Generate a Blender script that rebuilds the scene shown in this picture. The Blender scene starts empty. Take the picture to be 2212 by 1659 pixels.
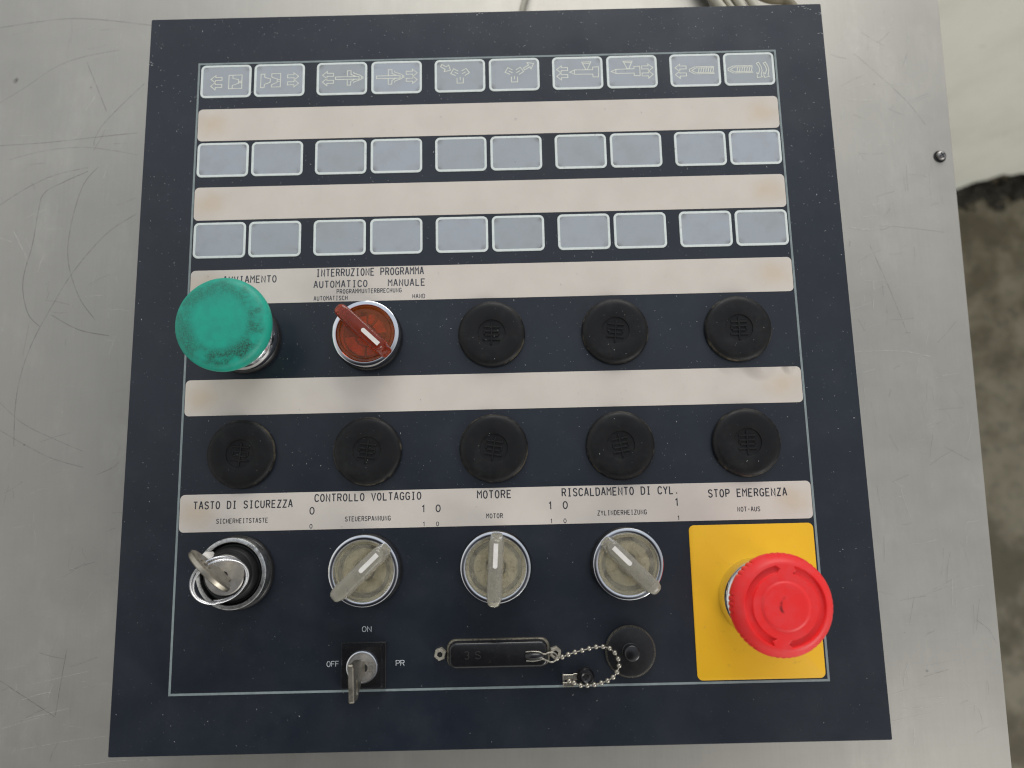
import bpy, bmesh, math, random
from mathutils import Vector, Matrix

random.seed(11)
MM = 0.001
rad = math.radians
scene = bpy.context.scene
col = scene.collection

# ------------------------------------------------------------------ camera
cam_data = bpy.data.cameras.new("camera")
cam = bpy.data.objects.new("camera", cam_data)
col.objects.link(cam)
R = Matrix(((0.9997272116, 0.0232973628, 0.0016538384),
            (-0.0226917001, 0.9856228036, -0.1674299129),
            (-0.0055307362, 0.1673467115, 0.9858825940)))
cam.matrix_world = Matrix.Translation(Vector((149.10, 71.19, 349.62)) * MM) @ R.to_4x4()
cam_data.sensor_width = 36.0
cam_data.sensor_fit = 'HORIZONTAL'
cam_data.lens = 1700.0 / 2212.0 * 36.0
cam_data.clip_start = 0.01
cam_data.clip_end = 50.0
cam_data.dof.use_dof = True
cam_data.dof.focus_distance = 0.352
cam_data.dof.aperture_fstop = 7.0
scene.camera = cam

# ------------------------------------------------------------------ world: the dim hall around the panel
world = bpy.data.worlds.new("World")
scene.world = world
world.use_nodes = True
wn, wl = world.node_tree.nodes, world.node_tree.links
wn.clear()
w_out = wn.new('ShaderNodeOutputWorld')
w_bg = wn.new('ShaderNodeBackground')
w_tc = wn.new('ShaderNodeTexCoord')
wl.new(w_bg.outputs[0], w_out.inputs[0])


def lobe(direction, inner, outer, colour):
    d = Vector(direction).normalized()
    dot = wn.new('ShaderNodeVectorMath'); dot.operation = 'DOT_PRODUCT'
    wl.new(w_tc.outputs['Generated'], dot.inputs[0]); dot.inputs[1].default_value = d
    mr = wn.new('ShaderNodeMapRange'); mr.interpolation_type = 'SMOOTHSTEP'
    mr.inputs['From Min'].default_value = math.cos(rad(outer))
    mr.inputs['From Max'].default_value = math.cos(rad(inner))
    wl.new(dot.outputs['Value'], mr.inputs['Value'])
    sc = wn.new('ShaderNodeVectorMath'); sc.operation = 'SCALE'
    sc.inputs[0].default_value = colour
    wl.new(mr.outputs['Result'], sc.inputs['Scale'])
    return sc.outputs[0]


def wadd(a, b, op='ADD'):
    n = wn.new('ShaderNodeVectorMath'); n.operation = op
    for i, x in enumerate((a, b)):
        if isinstance(x, tuple):
            n.inputs[i].default_value = x
        else:
            wl.new(x, n.inputs[i])
    return n.outputs[0]


env = wadd((0.53, 0.535, 0.545), lobe((0.05, 0.70, 0.71), 10, 55, (0.36, 0.44, 0.56)))   # bright end of the hall
env = wadd(env, lobe((-0.85, 0.1, 0.5), 10, 48, (0.52, 0.51, 0.48)))                 # added soft fill from the left
env = wadd(env, lobe((0.25, -0.93, 0.14), 15, 50, (0.9, 0.88, 0.82)))                  # added low fill behind the camera, brightens the wall
env = wadd(env, lobe((0.8, 0.0, 0.6), 10, 48, (0.06, 0.07, 0.09)))
dark = lobe((-0.16, -0.34, 0.93), 12, 36, (-0.95, -0.95, -0.94))                       # dark patch put in for the photographer's body
env = wadd(env, wadd((1, 1, 1), dark), 'MULTIPLY')
wl.new(env, w_bg.inputs['Color'])
w_bg.inputs['Strength'].default_value = 0.78


def area(name, loc, target, sx, sy, power, colour):
    ld = bpy.data.lights.new(name, 'AREA')
    ld.shape = 'RECTANGLE'; ld.size = sx; ld.size_y = sy
    ld.energy = power; ld.color = colour
    o = bpy.data.objects.new(name, ld); col.objects.link(o)
    o.location = loc
    o.rotation_euler = (Vector(target) - Vector(loc)).to_track_quat('-Z', 'Y').to_euler()
    return o


area("window_light", (0.55, 2.3, 1.0), (0.14, 0.15, 0), 1.8, 1.2, 35.0, (1.0, 0.965, 0.91))
area("side_window_light", (1.55, -1.30, 0.80), (0.14, 0.15, 0), 0.9, 0.9, 16.0, (1.0, 0.98, 0.95))

scene.view_settings.view_transform = 'Standard'
scene.view_settings.look = 'None'
scene.view_settings.exposure = 0.0
scene.view_settings.gamma = 1.0
scene.cycles.use_denoising = True
scene.cycles.pixel_filter_type = 'BLACKMAN_HARRIS'
scene.cycles.filter_width = 1.15
scene.cycles.max_bounces = 12
scene.cycles.transmission_bounces = 10
scene.cycles.sample_clamp_indirect = 6.0


# ------------------------------------------------------------------ materials
def srgb(r, g, b):
    f = lambda c: (c / 255 / 12.92) if c / 255 <= 0.04045 else ((c / 255 + 0.055) / 1.055) ** 2.4
    return (f(r), f(g), f(b))


class NT:
    def __init__(self, name):
        self.m = bpy.data.materials.new(name)
        self.m.use_nodes = True
        self.n, self.l = self.m.node_tree.nodes, self.m.node_tree.links
        self.b = self.n['Principled BSDF']

    def set(self, **kw):
        for k, v in kw.items():
            s = self.b.inputs[k.replace('_', ' ')]
            if isinstance(v, (int, float)):
                s.default_value = v
            elif isinstance(v, tuple):
                s.default_value = (*v, 1.0) if len(s.default_value) == 4 and len(v) == 3 else v
            else:
                self.l.new(v, s)
        return self

    def pos(self, mode='object', scale=(1, 1, 1), rot=0.0):
        if mode == 'world':
            g = self.n.new('ShaderNodeNewGeometry').outputs['Position']
        else:
            g = self.n.new('ShaderNodeTexCoord').outputs['Object']
        mp = self.n.new('ShaderNodeMapping')
        mp.inputs['Scale'].default_value = scale
        mp.inputs['Rotation'].default_value = (0, 0, rot)
        self.l.new(g, mp.inputs['Vector'])
        return mp.outputs[0]

    def noise(self, vec, scale, detail=3.0, rough=0.55):
        t = self.n.new('ShaderNodeTexNoise')
        t.inputs['Scale'].default_value = scale
        t.inputs['Detail'].default_value = detail
        t.inputs['Roughness'].default_value = rough
        self.l.new(vec, t.inputs['Vector'])
        return t.outputs['Fac']

    def math(self, op, a, b=None, clamp=False):
        t = self.n.new('ShaderNodeMath'); t.operation = op; t.use_clamp = clamp
        for i, x in enumerate((a, b)):
            if x is None:
                continue
            if isinstance(x, (int, float)):
                t.inputs[i].default_value = x
            else:
                self.l.new(x, t.inputs[i])
        return t.outputs[0]

    def rng(self, v, a, b, c=0.0, d=1.0, smooth=True):
        t = self.n.new('ShaderNodeMapRange')
        t.interpolation_type = 'SMOOTHSTEP' if smooth else 'LINEAR'
        for k, x in (('From Min', a), ('From Max', b), ('To Min', c), ('To Max', d)):
            t.inputs[k].default_value = x
        self.l.new(v, t.inputs['Value'])
        return t.outputs['Result']

    def mix(self, f, a, b):
        t = self.n.new('ShaderNodeMix'); t.data_type = 'RGBA'
        for s, x in ((t.inputs['Factor'], f), (t.inputs['A'], a), (t.inputs['B'], b)):
            if isinstance(x, tuple):
                s.default_value = (*x, 1.0)
            elif isinstance(x, (int, float)):
                s.default_value = x
            else:
                self.l.new(x, s)
        return t.outputs['Result']

    def bump(self, h, strength, dist):
        t = self.n.new('ShaderNodeBump')
        t.inputs['Strength'].default_value = strength
        t.inputs['Distance'].default_value = dist
        self.l.new(h, t.inputs['Height'])
        self.l.new(t.outputs[0], self.b.inputs['Normal'])
        return self

    def sep(self, v):
        t = self.n.new('ShaderNodeSeparateXYZ'); self.l.new(v, t.inputs[0])
        return t.outputs

    def random(self):
        return self.n.new('ShaderNodeObjectInfo').outputs['Random']


def plain(name, colour, rough=0.5, metal=0.0, var=0.12, vscale=300, bump=0.0, bscale=2500, spec=0.5, grime=None, gr=(0.5, 0.75)):
    k = NT(name)
    p = k.pos('world')
    n = k.noise(p, vscale, 4)
    f = k.rng(n, 0.3, 0.7, 1 - var, 1 + var, False)
    vm = k.n.new('ShaderNodeVectorMath'); vm.operation = 'SCALE'
    vm.inputs[0].default_value = colour
    k.l.new(f, vm.inputs['Scale'])
    c = vm.outputs[0]
    if grime:
        g = k.rng(k.noise(p, vscale * 1.7, 6, 0.65), gr[0], gr[1])
        c = k.mix(g, c, grime)
    k.set(Base_Color=c, Metallic=metal, Specular_IOR_Level=spec,
          Roughness=k.rng(k.noise(p, vscale * 0.6, 3), 0.3, 0.7, max(0.02, rough * 0.85), min(1, rough * 1.15), False))
    if bump:
        k.bump(k.noise(p, bscale, 3), bump, 0.0002)
    return k.m


def mat_panel():
    k = NT('navy_panel_paint')
    p = k.pos('world')
    a = k.noise(p, 14, 4)
    b = k.noise(p, 900, 2)
    c = k.mix(k.rng(a, 0.3, 0.7), (0.0066, 0.0104, 0.0172), (0.0092, 0.0140, 0.0228))
    # thin film of pale dust
    dust = k.math('MULTIPLY', k.rng(k.noise(p, 60, 6, 0.7), 0.42, 0.8), 0.05)
    c = k.mix(dust, c, (0.13, 0.14, 0.15))
    vor = k.n.new('ShaderNodeTexVoronoi'); vor.inputs['Scale'].default_value = 620
    vor.inputs['Randomness'].default_value = 1.0
    k.l.new(p, vor.inputs['Vector'])
    rnd = k.sep(vor.outputs['Color'])[0]
    speck = k.math('MULTIPLY', k.math('LESS_THAN', vor.outputs['Distance'], 0.16), k.math('GREATER_THAN', rnd, 0.88))
    speck = k.math('MULTIPLY', speck, k.rng(k.sep(p)[1], 0.0, 0.26, 0.08, 0.34))
    c = k.mix(speck, c, (0.25, 0.27, 0.285))
    k.set(Base_Color=c, Specular_IOR_Level=0.55,
          Roughness=k.rng(k.noise(p, 40, 5), 0.3, 0.7, 0.30, 0.42, False))
    k.bump(b, 0.05, 0.0001)
    return k.m


def mat_strip(name, wrinkled=False):
    k = NT(name)
    p = k.pos('world', (1000, 1000, 1000))       # millimetres
    x, y, z = k.sep(p)
    lx = k.sep(k.pos('object', (1000, 1000, 1000)))
    n1 = k.noise(k.pos('world'), 55, 5)
    c = k.mix(k.rng(n1, 0.3, 0.7), (0.60, 0.545, 0.482), (0.635, 0.58, 0.515))
    # tan ageing blotches near both ends of the window film
    for cx in (8.5, 270.5):
        dx = k.math('MULTIPLY', k.math('SUBTRACT', x, cx), 0.72)
        dy = lx[1]
        d2 = k.math('ADD', k.math('MULTIPLY', dx, dx), k.math('MULTIPLY', dy, dy))
        d = k.math('ADD', k.math('SQRT', d2), k.rng(k.noise(k.pos('world'), 140, 4), 0.2, 0.8, -2.2, 2.2, False))
        m = k.rng(d, 0.5, 9.0, 0.42, 0.0)
        c = k.mix(m, c, (0.56, 0.43, 0.27))
    g = k.math('MULTIPLY', k.rng(k.noise(k.pos('world'), 210, 7, 0.7), 0.60, 0.8), 0.14)
    c = k.mix(g, c, (0.30, 0.24, 0.19))
    k.set(Base_Color=c, Roughness=0.45, Specular_IOR_Level=0.35)
    if wrinkled:
        h = None
        for cx, cy, rx, ry, amp in ((260.5, 12.5, 10.5, 11.0, 1.0), (273.6, 11.5, 4.6, 7.5, 0.6), (246.5, 12.0, 6.5, 7.5, 0.35)):
            ux = k.math('MULTIPLY', k.math('SUBTRACT', x, cx), 1.0 / rx)
            uy = k.math('MULTIPLY', k.math('SUBTRACT', lx[1], cy), 1.0 / ry)
            r2 = k.math('SQRT', k.math('ADD', k.math('MULTIPLY', ux, ux), k.math('MULTIPLY', uy, uy)))
            bl = k.rng(r2, 0.0, 1.0, amp, 0.0)
            h = bl if h is None else k.math('ADD', h, bl)
        k.bump(h, 1.0, 0.0045)
    else:
        k.bump(k.noise(k.pos('world'), 45, 2), 0.25, 0.0006)
    return k.m


def mat_key_pad():
    k = NT('key_pad_grey')
    p = k.pos('world')
    r = k.random()
    c = k.mix(r, (0.335, 0.365, 0.385), (0.375, 0.405, 0.445))
    o = k.pos('object', (1000, 1000, 1000))
    x, y, z = k.sep(o)
    n = k.noise(p, 150, 5, 0.65)
    c = k.mix(k.math('MULTIPLY', k.rng(k.noise(p, 90, 6, 0.6), 0.40, 0.75), 0.35), c, (0.27, 0.275, 0.275))
    # finger grime kept in the corners of the pad
    e = k.math('MULTIPLY', k.rng(k.math('ABSOLUTE', x), 7.5, 11.5), k.rng(k.math('ABSOLUTE', y), 4.0, 7.6))
    e = k.math('MULTIPLY', e, k.rng(k.noise(p, 240, 4), 0.38, 0.62))
    c = k.mix(k.math('MULTIPLY', e, 0.75), c, (0.11, 0.09, 0.075))
    k.set(Base_Color=c, Roughness=0.42, Specular_IOR_Level=0.4)
    k.bump(k.noise(p, 1600, 2), 0.06, 0.0001)
    return k.m


def mat_steel_sheet():
    k = NT('brushed_stainless_steel')
    g1 = k.noise(k.pos('world', (1, 0.035, 1), rad(4)), 900, 4, 0.6)
    g2 = k.noise(k.pos('world', (0.05, 1, 1), rad(-14)), 520, 4, 0.6)
    blot = k.noise(k.pos('world'), 9, 5, 0.6)
    fine = k.noise(k.pos('world'), 60, 6, 0.7)
    lo = k.rng(k.sep(k.pos('world'))[1], -0.05, 0.10, 1.0, 0.25)
    f = k.math('ADD', k.math('MULTIPLY', k.math('SUBTRACT', g1, 0.5), 0.075), k.math('MULTIPLY', k.math('MULTIPLY', k.math('SUBTRACT', g2, 0.5), 0.05), lo))
    f = k.math('ADD', f, k.math('MULTIPLY', k.math('SUBTRACT', blot, 0.5), 0.42))
    f = k.math('ADD', f, k.math('MULTIPLY', k.math('SUBTRACT', fine, 0.5), 0.12))
    smear = k.rng(k.noise(k.pos('world', (1, 0.45, 1), rad(25)), 34, 5, 0.65), 0.52, 0.74)
    f = k.math('ADD', f, k.math('MULTIPLY', smear, 0.10))
    f = k.math('ADD', f, 1.0)
    vm = k.n.new('ShaderNodeVectorMath'); vm.operation = 'SCALE'
    vm.inputs[0].default_value = (0.385, 0.370, 0.333)
    k.l.new(f, vm.inputs['Scale'])
    k.set(Base_Color=vm.outputs[0], Metallic=0.74, Specular_IOR_Level=0.3, Anisotropic=0.3,
          Roughness=k.rng(k.math('ADD', k.math('MULTIPLY', blot, 0.5), k.math('MULTIPLY', fine, 0.5)), 0.3, 0.7, 0.44, 0.56, False))
    k.bump(k.math('ADD', g1, k.math('MULTIPLY', blot, 0.6)), 0.10, 0.0002)
    return k.m


def mat_scratch(name, colour, fac, rough):
    k = NT(name)
    n = k.noise(k.pos('world'), 260, 3)
    a = k.rng(n, 0.32, 0.62, fac * 0.35, fac)
    k.set(Base_Color=colour, Metallic=0.6, Roughness=rough, Alpha=a)
    return k.m


def mat_green():
    k = NT('emerald_plastic')
    p = k.pos('object')
    o = k.pos('object', (1000, 1000, 0))
    ln = k.n.new('ShaderNodeVectorMath'); ln.operation = 'LENGTH'
    k.l.new(o, ln.inputs[0])
    r = ln.outputs['Value']
    ring = k.math('MULTIPLY', k.rng(r, 9.5, 14.5), k.rng(r, 19.5, 17.0, 0.15, 1.0))
    n = k.noise(p, 105, 3, 0.6)
    patch = k.rng(n, 0.33, 0.57)
    fleck = k.rng(k.noise(p, 1700, 5, 0.8), 0.36, 0.62, 0.20, 1.0)
    x, y, z = k.sep(o)
    side = k.rng(k.math('SUBTRACT', x, y), -16, 18, 0.62, 1.0)
    d = k.math('MULTIPLY', k.math('MULTIPLY', ring, patch), k.math('MULTIPLY', fleck, side))
    haze = k.math('MULTIPLY', k.rng(k.noise(p, 160, 6, 0.7), 0.35, 0.72), 0.55)
    c = k.mix(haze, (0.010, 0.355, 0.250), (0.022, 0.235, 0.175))
    c = k.mix(k.math('MULTIPLY', d, 1.0, True), c, (0.022, 0.045, 0.030))
    k.set(Base_Color=c, Roughness=0.48, Specular_IOR_Level=0.4, Subsurface_Weight=0.12,
          Subsurface_Radius=(0.001, 0.003, 0.002), Subsurface_Scale=0.6)
    k.bump(k.noise(p, 1400, 4), 0.07, 0.00015)
    return k.m


def mat_red():
    k = NT('red_plastic')
    p = k.pos('object')
    n = k.noise(p, 120, 6, 0.65)
    c = k.mix(k.rng(n, 0.35, 0.7), (0.84, 0.026, 0.026), (0.80, 0.044, 0.046))
    o = k.pos('object', (1000, 1000, 0))
    x, y, z = k.sep(o)
    # a worn dark pen-like smear by the middle
    dx = k.math('ADD', x, k.math('MULTIPLY', k.math('MULTIPLY', y, y), -0.14))
    dx = k.math('ABSOLUTE', k.math('ADD', dx, 2.2))
    m = k.math('MULTIPLY', k.rng(dx, 0.95, 0.1, 0.0, 1.0), k.math('MULTIPLY', k.rng(y, -2.8, -1.6), k.rng(y, 4.0, 2.8, 0.0, 1.0)))
    m = k.math('MULTIPLY', m, k.rng(k.noise(p, 500, 4), 0.36, 0.58, 0.1, 0.85))
    c = k.mix(m, c, (0.10, 0.012, 0.014))
    k.set(Base_Color=c, Roughness=k.rng(n, 0.3, 0.7, 0.34, 0.46, False), Specular_IOR_Level=0.32,
          Subsurface_Weight=0.06, Subsurface_Radius=(0.003, 0.0006, 0.0006), Subsurface_Scale=0.5)
    k.bump(k.noise(p, 900, 4), 0.05, 0.00015)
    return k.m


def mat_clear(name, colour, trans, rough, grime, coat=0.0):
    k = NT(name)
    p = k.pos('world')
    n = k.noise(p, 190, 5, 0.65)
    c = k.mix(k.rng(n, 0.35, 0.75), colour, grime)
    k.set(Base_Color=c, Transmission_Weight=k.rng(n, 0.3, 0.75, trans, trans * 0.7, False), IOR=1.45,
          Roughness=k.rng(k.noise(p, 320, 4), 0.3, 0.7, rough * 0.8, rough * 1.3, False), Coat_Weight=coat, Coat_Roughness=0.2)
    k.bump(k.noise(p, 900, 3), 0.04, 0.0001)
    return k.m


def mat_rubber():
    k = NT('matt_black_rubber')
    p = k.pos('world')
    o = k.pos('object', (1000, 1000, 0))
    ln = k.n.new('ShaderNodeVectorMath'); ln.operation = 'LENGTH'
    k.l.new(o, ln.inputs[0])
    rim = k.math('MULTIPLY', k.rng(ln.outputs['Value'], 14.35, 14.95), k.rng(ln.outputs['Value'], 15.35, 15.1, 0.0, 1.0))
    rim = k.math('MULTIPLY', rim, k.rng(k.noise(p, 95, 5, 0.7), 0.46, 0.68))
    wipe = k.math('MULTIPLY', k.rng(k.noise(p, 130, 6, 0.7), 0.45, 0.8), 0.10)
    c = k.mix(wipe, (0.0062, 0.0062, 0.0066), (0.10, 0.10, 0.095))
    c = k.mix(k.math('MULTIPLY', rim, 0.8), c, (0.11, 0.095, 0.065))
    k.set(Base_Color=c, Roughness=k.rng(k.noise(p, 180, 4), 0.3, 0.7, 0.40, 0.56, False), Specular_IOR_Level=0.26)
    k.bump(k.noise(p, 1800, 3), 0.12, 0.0002)
    return k.m


def mat_yellow():
    k = NT('yellow_legend_plate')
    p = k.pos('world')
    c = k.mix(k.rng(k.noise(p, 28, 5), 0.3, 0.7), (0.84, 0.475, 0.016), (0.79, 0.44, 0.020))
    c = k.mix(k.math('MULTIPLY', k.rng(k.noise(p, 170, 7, 0.7), 0.60, 0.78), 0.5), c, (0.24, 0.15, 0.05))
    k.set(Base_Color=c, Roughness=0.5, Specular_IOR_Level=0.3)
    k.bump(k.noise(p, 1200, 2), 0.05, 0.0001)
    return k.m


def mat_concrete():
    k = NT('worn_concrete')
    p = k.pos('world')
    a = k.noise(p, 13, 6, 0.65); b = k.noise(p, 55, 5, 0.65)
    c = k.mix(k.rng(a, 0.38, 0.62), (0.110, 0.094, 0.058), (0.235, 0.210, 0.150))
    c = k.mix(k.math('MULTIPLY', k.rng(b, 0.47, 0.75), 0.5), c, (0.06, 0.062, 0.045))
    k.set(Base_Color=c, Roughness=0.8); k.bump(b, 0.4, 0.004)
    return k.m


def mat_plaster():
    k = NT('grubby_white_plaster')
    p = k.pos('world')
    a = k.noise(p, 11, 6, 0.6)
    c = k.mix(k.rng(a, 0.35, 0.75), (0.76, 0.76, 0.67), (0.68, 0.675, 0.585))
    c = k.mix(k.math('MULTIPLY', k.rng(k.noise(p, 45, 6, 0.7), 0.6, 0.8), 0.5), c, (0.30, 0.28, 0.22))
    k.set(Base_Color=c, Roughness=0.7); k.bump(a, 0.3, 0.006)
    return k.m


M = dict(
    panel=mat_panel(), strip=mat_strip('ivory_label_film'), strip_w=mat_strip('lifted_ivory_label_film', True), pad=mat_key_pad(),
    keyline=plain('pale_key_outline', (0.66, 0.71, 0.68), 0.5, var=0.06, grime=(0.25, 0.22, 0.18), gr=(0.62, 0.8)),
    icon=plain('cream_pictogram_ink', (0.66, 0.67, 0.58), 0.5, var=0.08),
    frameline=plain('grey_green_border_ink', (0.215, 0.255, 0.255), 0.5, var=0.12),
    ink=plain('dark_grey_lettering_ink', (0.036, 0.037, 0.043), 0.55, var=0.3, vscale=900),
    white_ink=plain('white_lettering_ink', (0.62, 0.65, 0.66), 0.5, var=0.1),
    rubber=mat_rubber(),
    black=plain('black_plastic', (0.0095, 0.0095, 0.0105), 0.32, var=0.2, grime=(0.030, 0.026, 0.021), gr=(0.55, 0.8)),
    gloss=plain('gloss_black_moulding', (0.009, 0.009, 0.010), 0.22, var=0.2, grime=(0.034, 0.031, 0.024), gr=(0.58, 0.8)),
    chrome=plain('chrome_plating', (0.70, 0.71, 0.73), 0.12, 1.0, var=0.05, vscale=400, grime=(0.16, 0.14, 0.13), gr=(0.64, 0.86)),
    worn=plain('worn_satin_chrome', (0.52, 0.52, 0.50), 0.34, 1.0, var=0.25, vscale=420, grime=(0.10, 0.085, 0.065), gr=(0.5, 0.72), bump=0.15),
    nickel=plain('nickel_plating', (0.37, 0.345, 0.29), 0.28, 0.80, var=0.15, vscale=400, grime=(0.20, 0.16, 0.11), gr=(0.6, 0.85)),
    brass=plain('tarnished_key_metal', (0.44, 0.405, 0.335), 0.38, 1.0, var=0.2, vscale=350, grime=(0.15, 0.12, 0.08), gr=(0.56, 0.8), bump=0.1),
    dirty=plain('dusty_zinc_and_highlight', (0.17, 0.155, 0.12), 0.6, 0.5, var=0.35, vscale=700, grime=(0.03, 0.026, 0.02), gr=(0.5, 0.7)),
    lockface=plain('lock_cylinder_face', (0.44, 0.42, 0.39), 0.42, 0.9, var=0.15, vscale=380, grime=(0.14, 0.12, 0.1), gr=(0.6, 0.85)),
    green=mat_green(), red=mat_red(), yellow=mat_yellow(),
    clear=mat_clear('yellowed_clear_plastic', (0.90, 0.86, 0.73), 0.96, 0.09, (0.80, 0.75, 0.57)),
    lever=mat_clear('frosted_clear_plastic', (0.60, 0.575, 0.49), 0.74, 0.13, (0.48, 0.45, 0.36)),
    amber=mat_clear('amber_plastic', (0.86, 0.25, 0.035), 0.97, 0.17, (0.62, 0.13, 0.018)),
    amber_lever=mat_clear('red_amber_plastic', (0.60, 0.10, 0.035), 0.86, 0.10, (0.38, 0.05, 0.018)),
    white=plain('white_pointer_inlay', (0.74, 0.71, 0.66), 0.45, var=0.08, grime=(0.45, 0.38, 0.33), gr=(0.62, 0.85)),
    inner=plain('pale_lamp_diffuser', (0.78, 0.73, 0.57), 0.4, var=0.2, vscale=240, grime=(0.42, 0.37, 0.25), gr=(0.5, 0.75)),
    inner_dark=plain('grey_lamp_holder', (0.13, 0.122, 0.090), 0.4, var=0.3),
    amber_glow=plain('orange_glow_patch', (0.95, 0.55, 0.16), 0.5, var=0.35, vscale=160),
    amber_dark=plain('brown_lamp_holder', (0.07, 0.02, 0.006), 0.5, var=0.2),
    ringwire=plain('dulled_ring_wire', (0.58, 0.585, 0.60), 0.27, 1.0, var=0.1, vscale=500),
    emboss=plain('greyed_black_moulding', (0.021, 0.020, 0.018), 0.45, var=0.3), nut=plain('dull_nickel_nut', (0.42, 0.39, 0.32), 0.42, 0.45, var=0.2, vscale=500, grime=(0.14, 0.11, 0.075), gr=(0.55, 0.75)),
    ink_pale=plain('faded_grey_lettering_ink', (0.066, 0.068, 0.078), 0.55, var=0.3, vscale=900),
    steel=mat_steel_sheet(), scratch=mat_scratch('dull_scratch', (0.12, 0.115, 0.115), 0.42, 0.55), shine=mat_scratch('bright_scratch', (0.88, 0.86, 0.78), 0.55, 0.3),
    hole=plain('dark_recess', (0.008, 0.008, 0.008), 0.8),
    screw=plain('oiled_steel_screw', (0.27, 0.26, 0.25), 0.38, 0.9, var=0.2),
    fleck=plain('pale_dust_fleck', (0.42, 0.425, 0.42), 0.8, var=0.45, vscale=900),
    cable=plain('beige_cable_sheath', (0.50, 0.475, 0.38), 0.5, var=0.06), cable_b=plain('brown_cable_sheath', (0.20, 0.17, 0.11), 0.5, var=0.1),
    concrete=mat_concrete(), plaster=mat_plaster(),
    dirt=plain('dark_crumbled_dirt', (0.034, 0.030, 0.022), 0.9, var=0.5, vscale=60, grime=(0.13, 0.115, 0.085), gr=(0.55, 0.7)),
)


# ------------------------------------------------------------------ mesh building (all lengths in millimetres)
class MB:
    def __init__(self):
        self.v, self.f, self.mi, self.cur = [], [], [], 0

    def add(self, vs, fs):
        o = len(self.v)
        self.v += [tuple(p) for p in vs]
        self.f += [tuple(i + o for i in f) for f in fs]
        self.mi += [self.cur] * len(fs)
        return self

    def lathe(self, prof, seg=72, c=(0, 0), closed=False):
        vs, fs, rows = [], [], []
        for r, z in prof:
            if r < 1e-6:
                rows.append([len(vs)]); vs.append((c[0], c[1], z))
            else:
                rows.append(list(range(len(vs), len(vs) + seg)))
                vs += [(c[0] + r * math.cos(2 * math.pi * i / seg), c[1] + r * math.sin(2 * math.pi * i / seg), z) for i in range(seg)]
        pairs = list(zip(rows, rows[1:])) + ([(rows[-1], rows[0])] if closed else [])
        for a, b in pairs:
            for i in range(seg):
                j = (i + 1) % seg
                if len(a) == 1 and len(b) == 1:
                    continue
                if len(a) == 1:
                    fs.append((a[0], b[j], b[i]))
                elif len(b) == 1:
                    fs.append((a[i], a[j], b[0]))
                else:
                    fs.append((a[i], a[j], b[j], b[i]))
        return self.add(vs, fs)

    def loft(self, loops, cap0=True, cap1=True):
        n = len(loops[0]); vs = [p for l in loops for p in l]; fs = []
        for k in range(len(loops) - 1):
            for i in range(n):
                j = (i + 1) % n
                fs.append((k * n + i, k * n + j, (k + 1) * n + j, (k + 1) * n + i))
        if cap0:
            fs.append(tuple(reversed(range(n))))
        if cap1:
            fs.append(tuple(range((len(loops) - 1) * n, len(loops) * n)))
        return self.add(vs, fs)

    def rr(self, cx, cy, w, h, r, z0, z1, b=0.3):
        return self.loft([rrect(cx, cy, w, h, r, z0), rrect(cx, cy, w, h, r, z1 - b), rrect(cx, cy, w - 2 * b * 0.35, h - 2 * b * 0.35, r - b * 0.35, z1 - b * 0.35), rrect(cx, cy, w - 2 * b, h - 2 * b, max(0.05, r - b), z1)])

    def rrframe(self, cx, cy, w, h, r, t, z0, z1, b=0.15):
        loops = [rrect(cx, cy, w, h, r, z0), rrect(cx, cy, w, h, r, z1 - b), rrect(cx, cy, w - 2 * b, h - 2 * b, r - b, z1),
                 rrect(cx, cy, w - 2 * t + 2 * b, h - 2 * t + 2 * b, max(0.1, r - t + b), z1), rrect(cx, cy, w - 2 * t, h - 2 * t, max(0.08, r - t), z1 - b), rrect(cx, cy, w - 2 * t, h - 2 * t, max(0.08, r - t), z0)]
        return self.loft(loops, False, False)

    def ribbon(self, pts, w, z, closed=False):
        pts = [Vector((p[0], p[1])) for p in pts]
        n = len(pts); L, Rr = [], []
        for i in range(n):
            a = pts[i - 1] if (i > 0 or closed) else None
            b = pts[(i + 1) % n] if (i < n - 1 or closed) else None
            d1 = (pts[i] - a).normalized() if a is not None else None
            d2 = (b - pts[i]).normalized() if b is not None else None
            d1 = d1 or d2; d2 = d2 or d1
            t = d1 + d2
            t = t.normalized() if t.length > 1e-4 else d1
            nrm = Vector((-t.y, t.x))
            c = max(0.45, nrm.dot(Vector((-d1.y, d1.x))))
            o = nrm * (w / 2 / c)
            L.append((*(pts[i] + o), z)); Rr.append((*(pts[i] - o), z))
        fs = [(n + i, n + (i + 1) % n, (i + 1) % n, i) for i in range(n if closed else n - 1)]
        return self.add(L + Rr, fs)

    def tube(self, pts, r, seg=12, closed=False, flat=1.0):
        pts = [Vector(p) for p in pts]; n = len(pts); loops = []
        t0 = (pts[1] - pts[0]).normalized()
        up = Vector((0, 0, 1)) if abs(t0.z) < 0.9 else Vector((1, 0, 0))
        nrm = t0.cross(up).normalized()
        for i in range(n):
            a = pts[i - 1] if (i > 0 or closed) else pts[i]
            b = pts[(i + 1) % n] if (i < n - 1 or closed) else pts[i]
            t = (b - a).normalized()
            nrm = (nrm - t * nrm.dot(t)).normalized()
            bn = t.cross(nrm)
            rr_ = r(i / (n - 1)) if callable(r) else r
            loops.append([tuple(pts[i] + nrm * rr_ * math.cos(2 * math.pi * k / seg) + bn * rr_ * flat * math.sin(2 * math.pi * k / seg)) for k in range(seg)])
        if closed:
            return self.loft(loops + [loops[0]], False, False)
        return self.loft(loops)

    def box(self, x0, x1, y0, y1, z0, z1, b=0.0):
        if b:
            return self.loft([rect(x0, x1, y0, y1, z0), rect(x0, x1, y0, y1, z1 - b), rect(x0 + b, x1 - b, y0 + b, y1 - b, z1)])
        return self.loft([rect(x0, x1, y0, y1, z0), rect(x0, x1, y0, y1, z1)])

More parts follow.
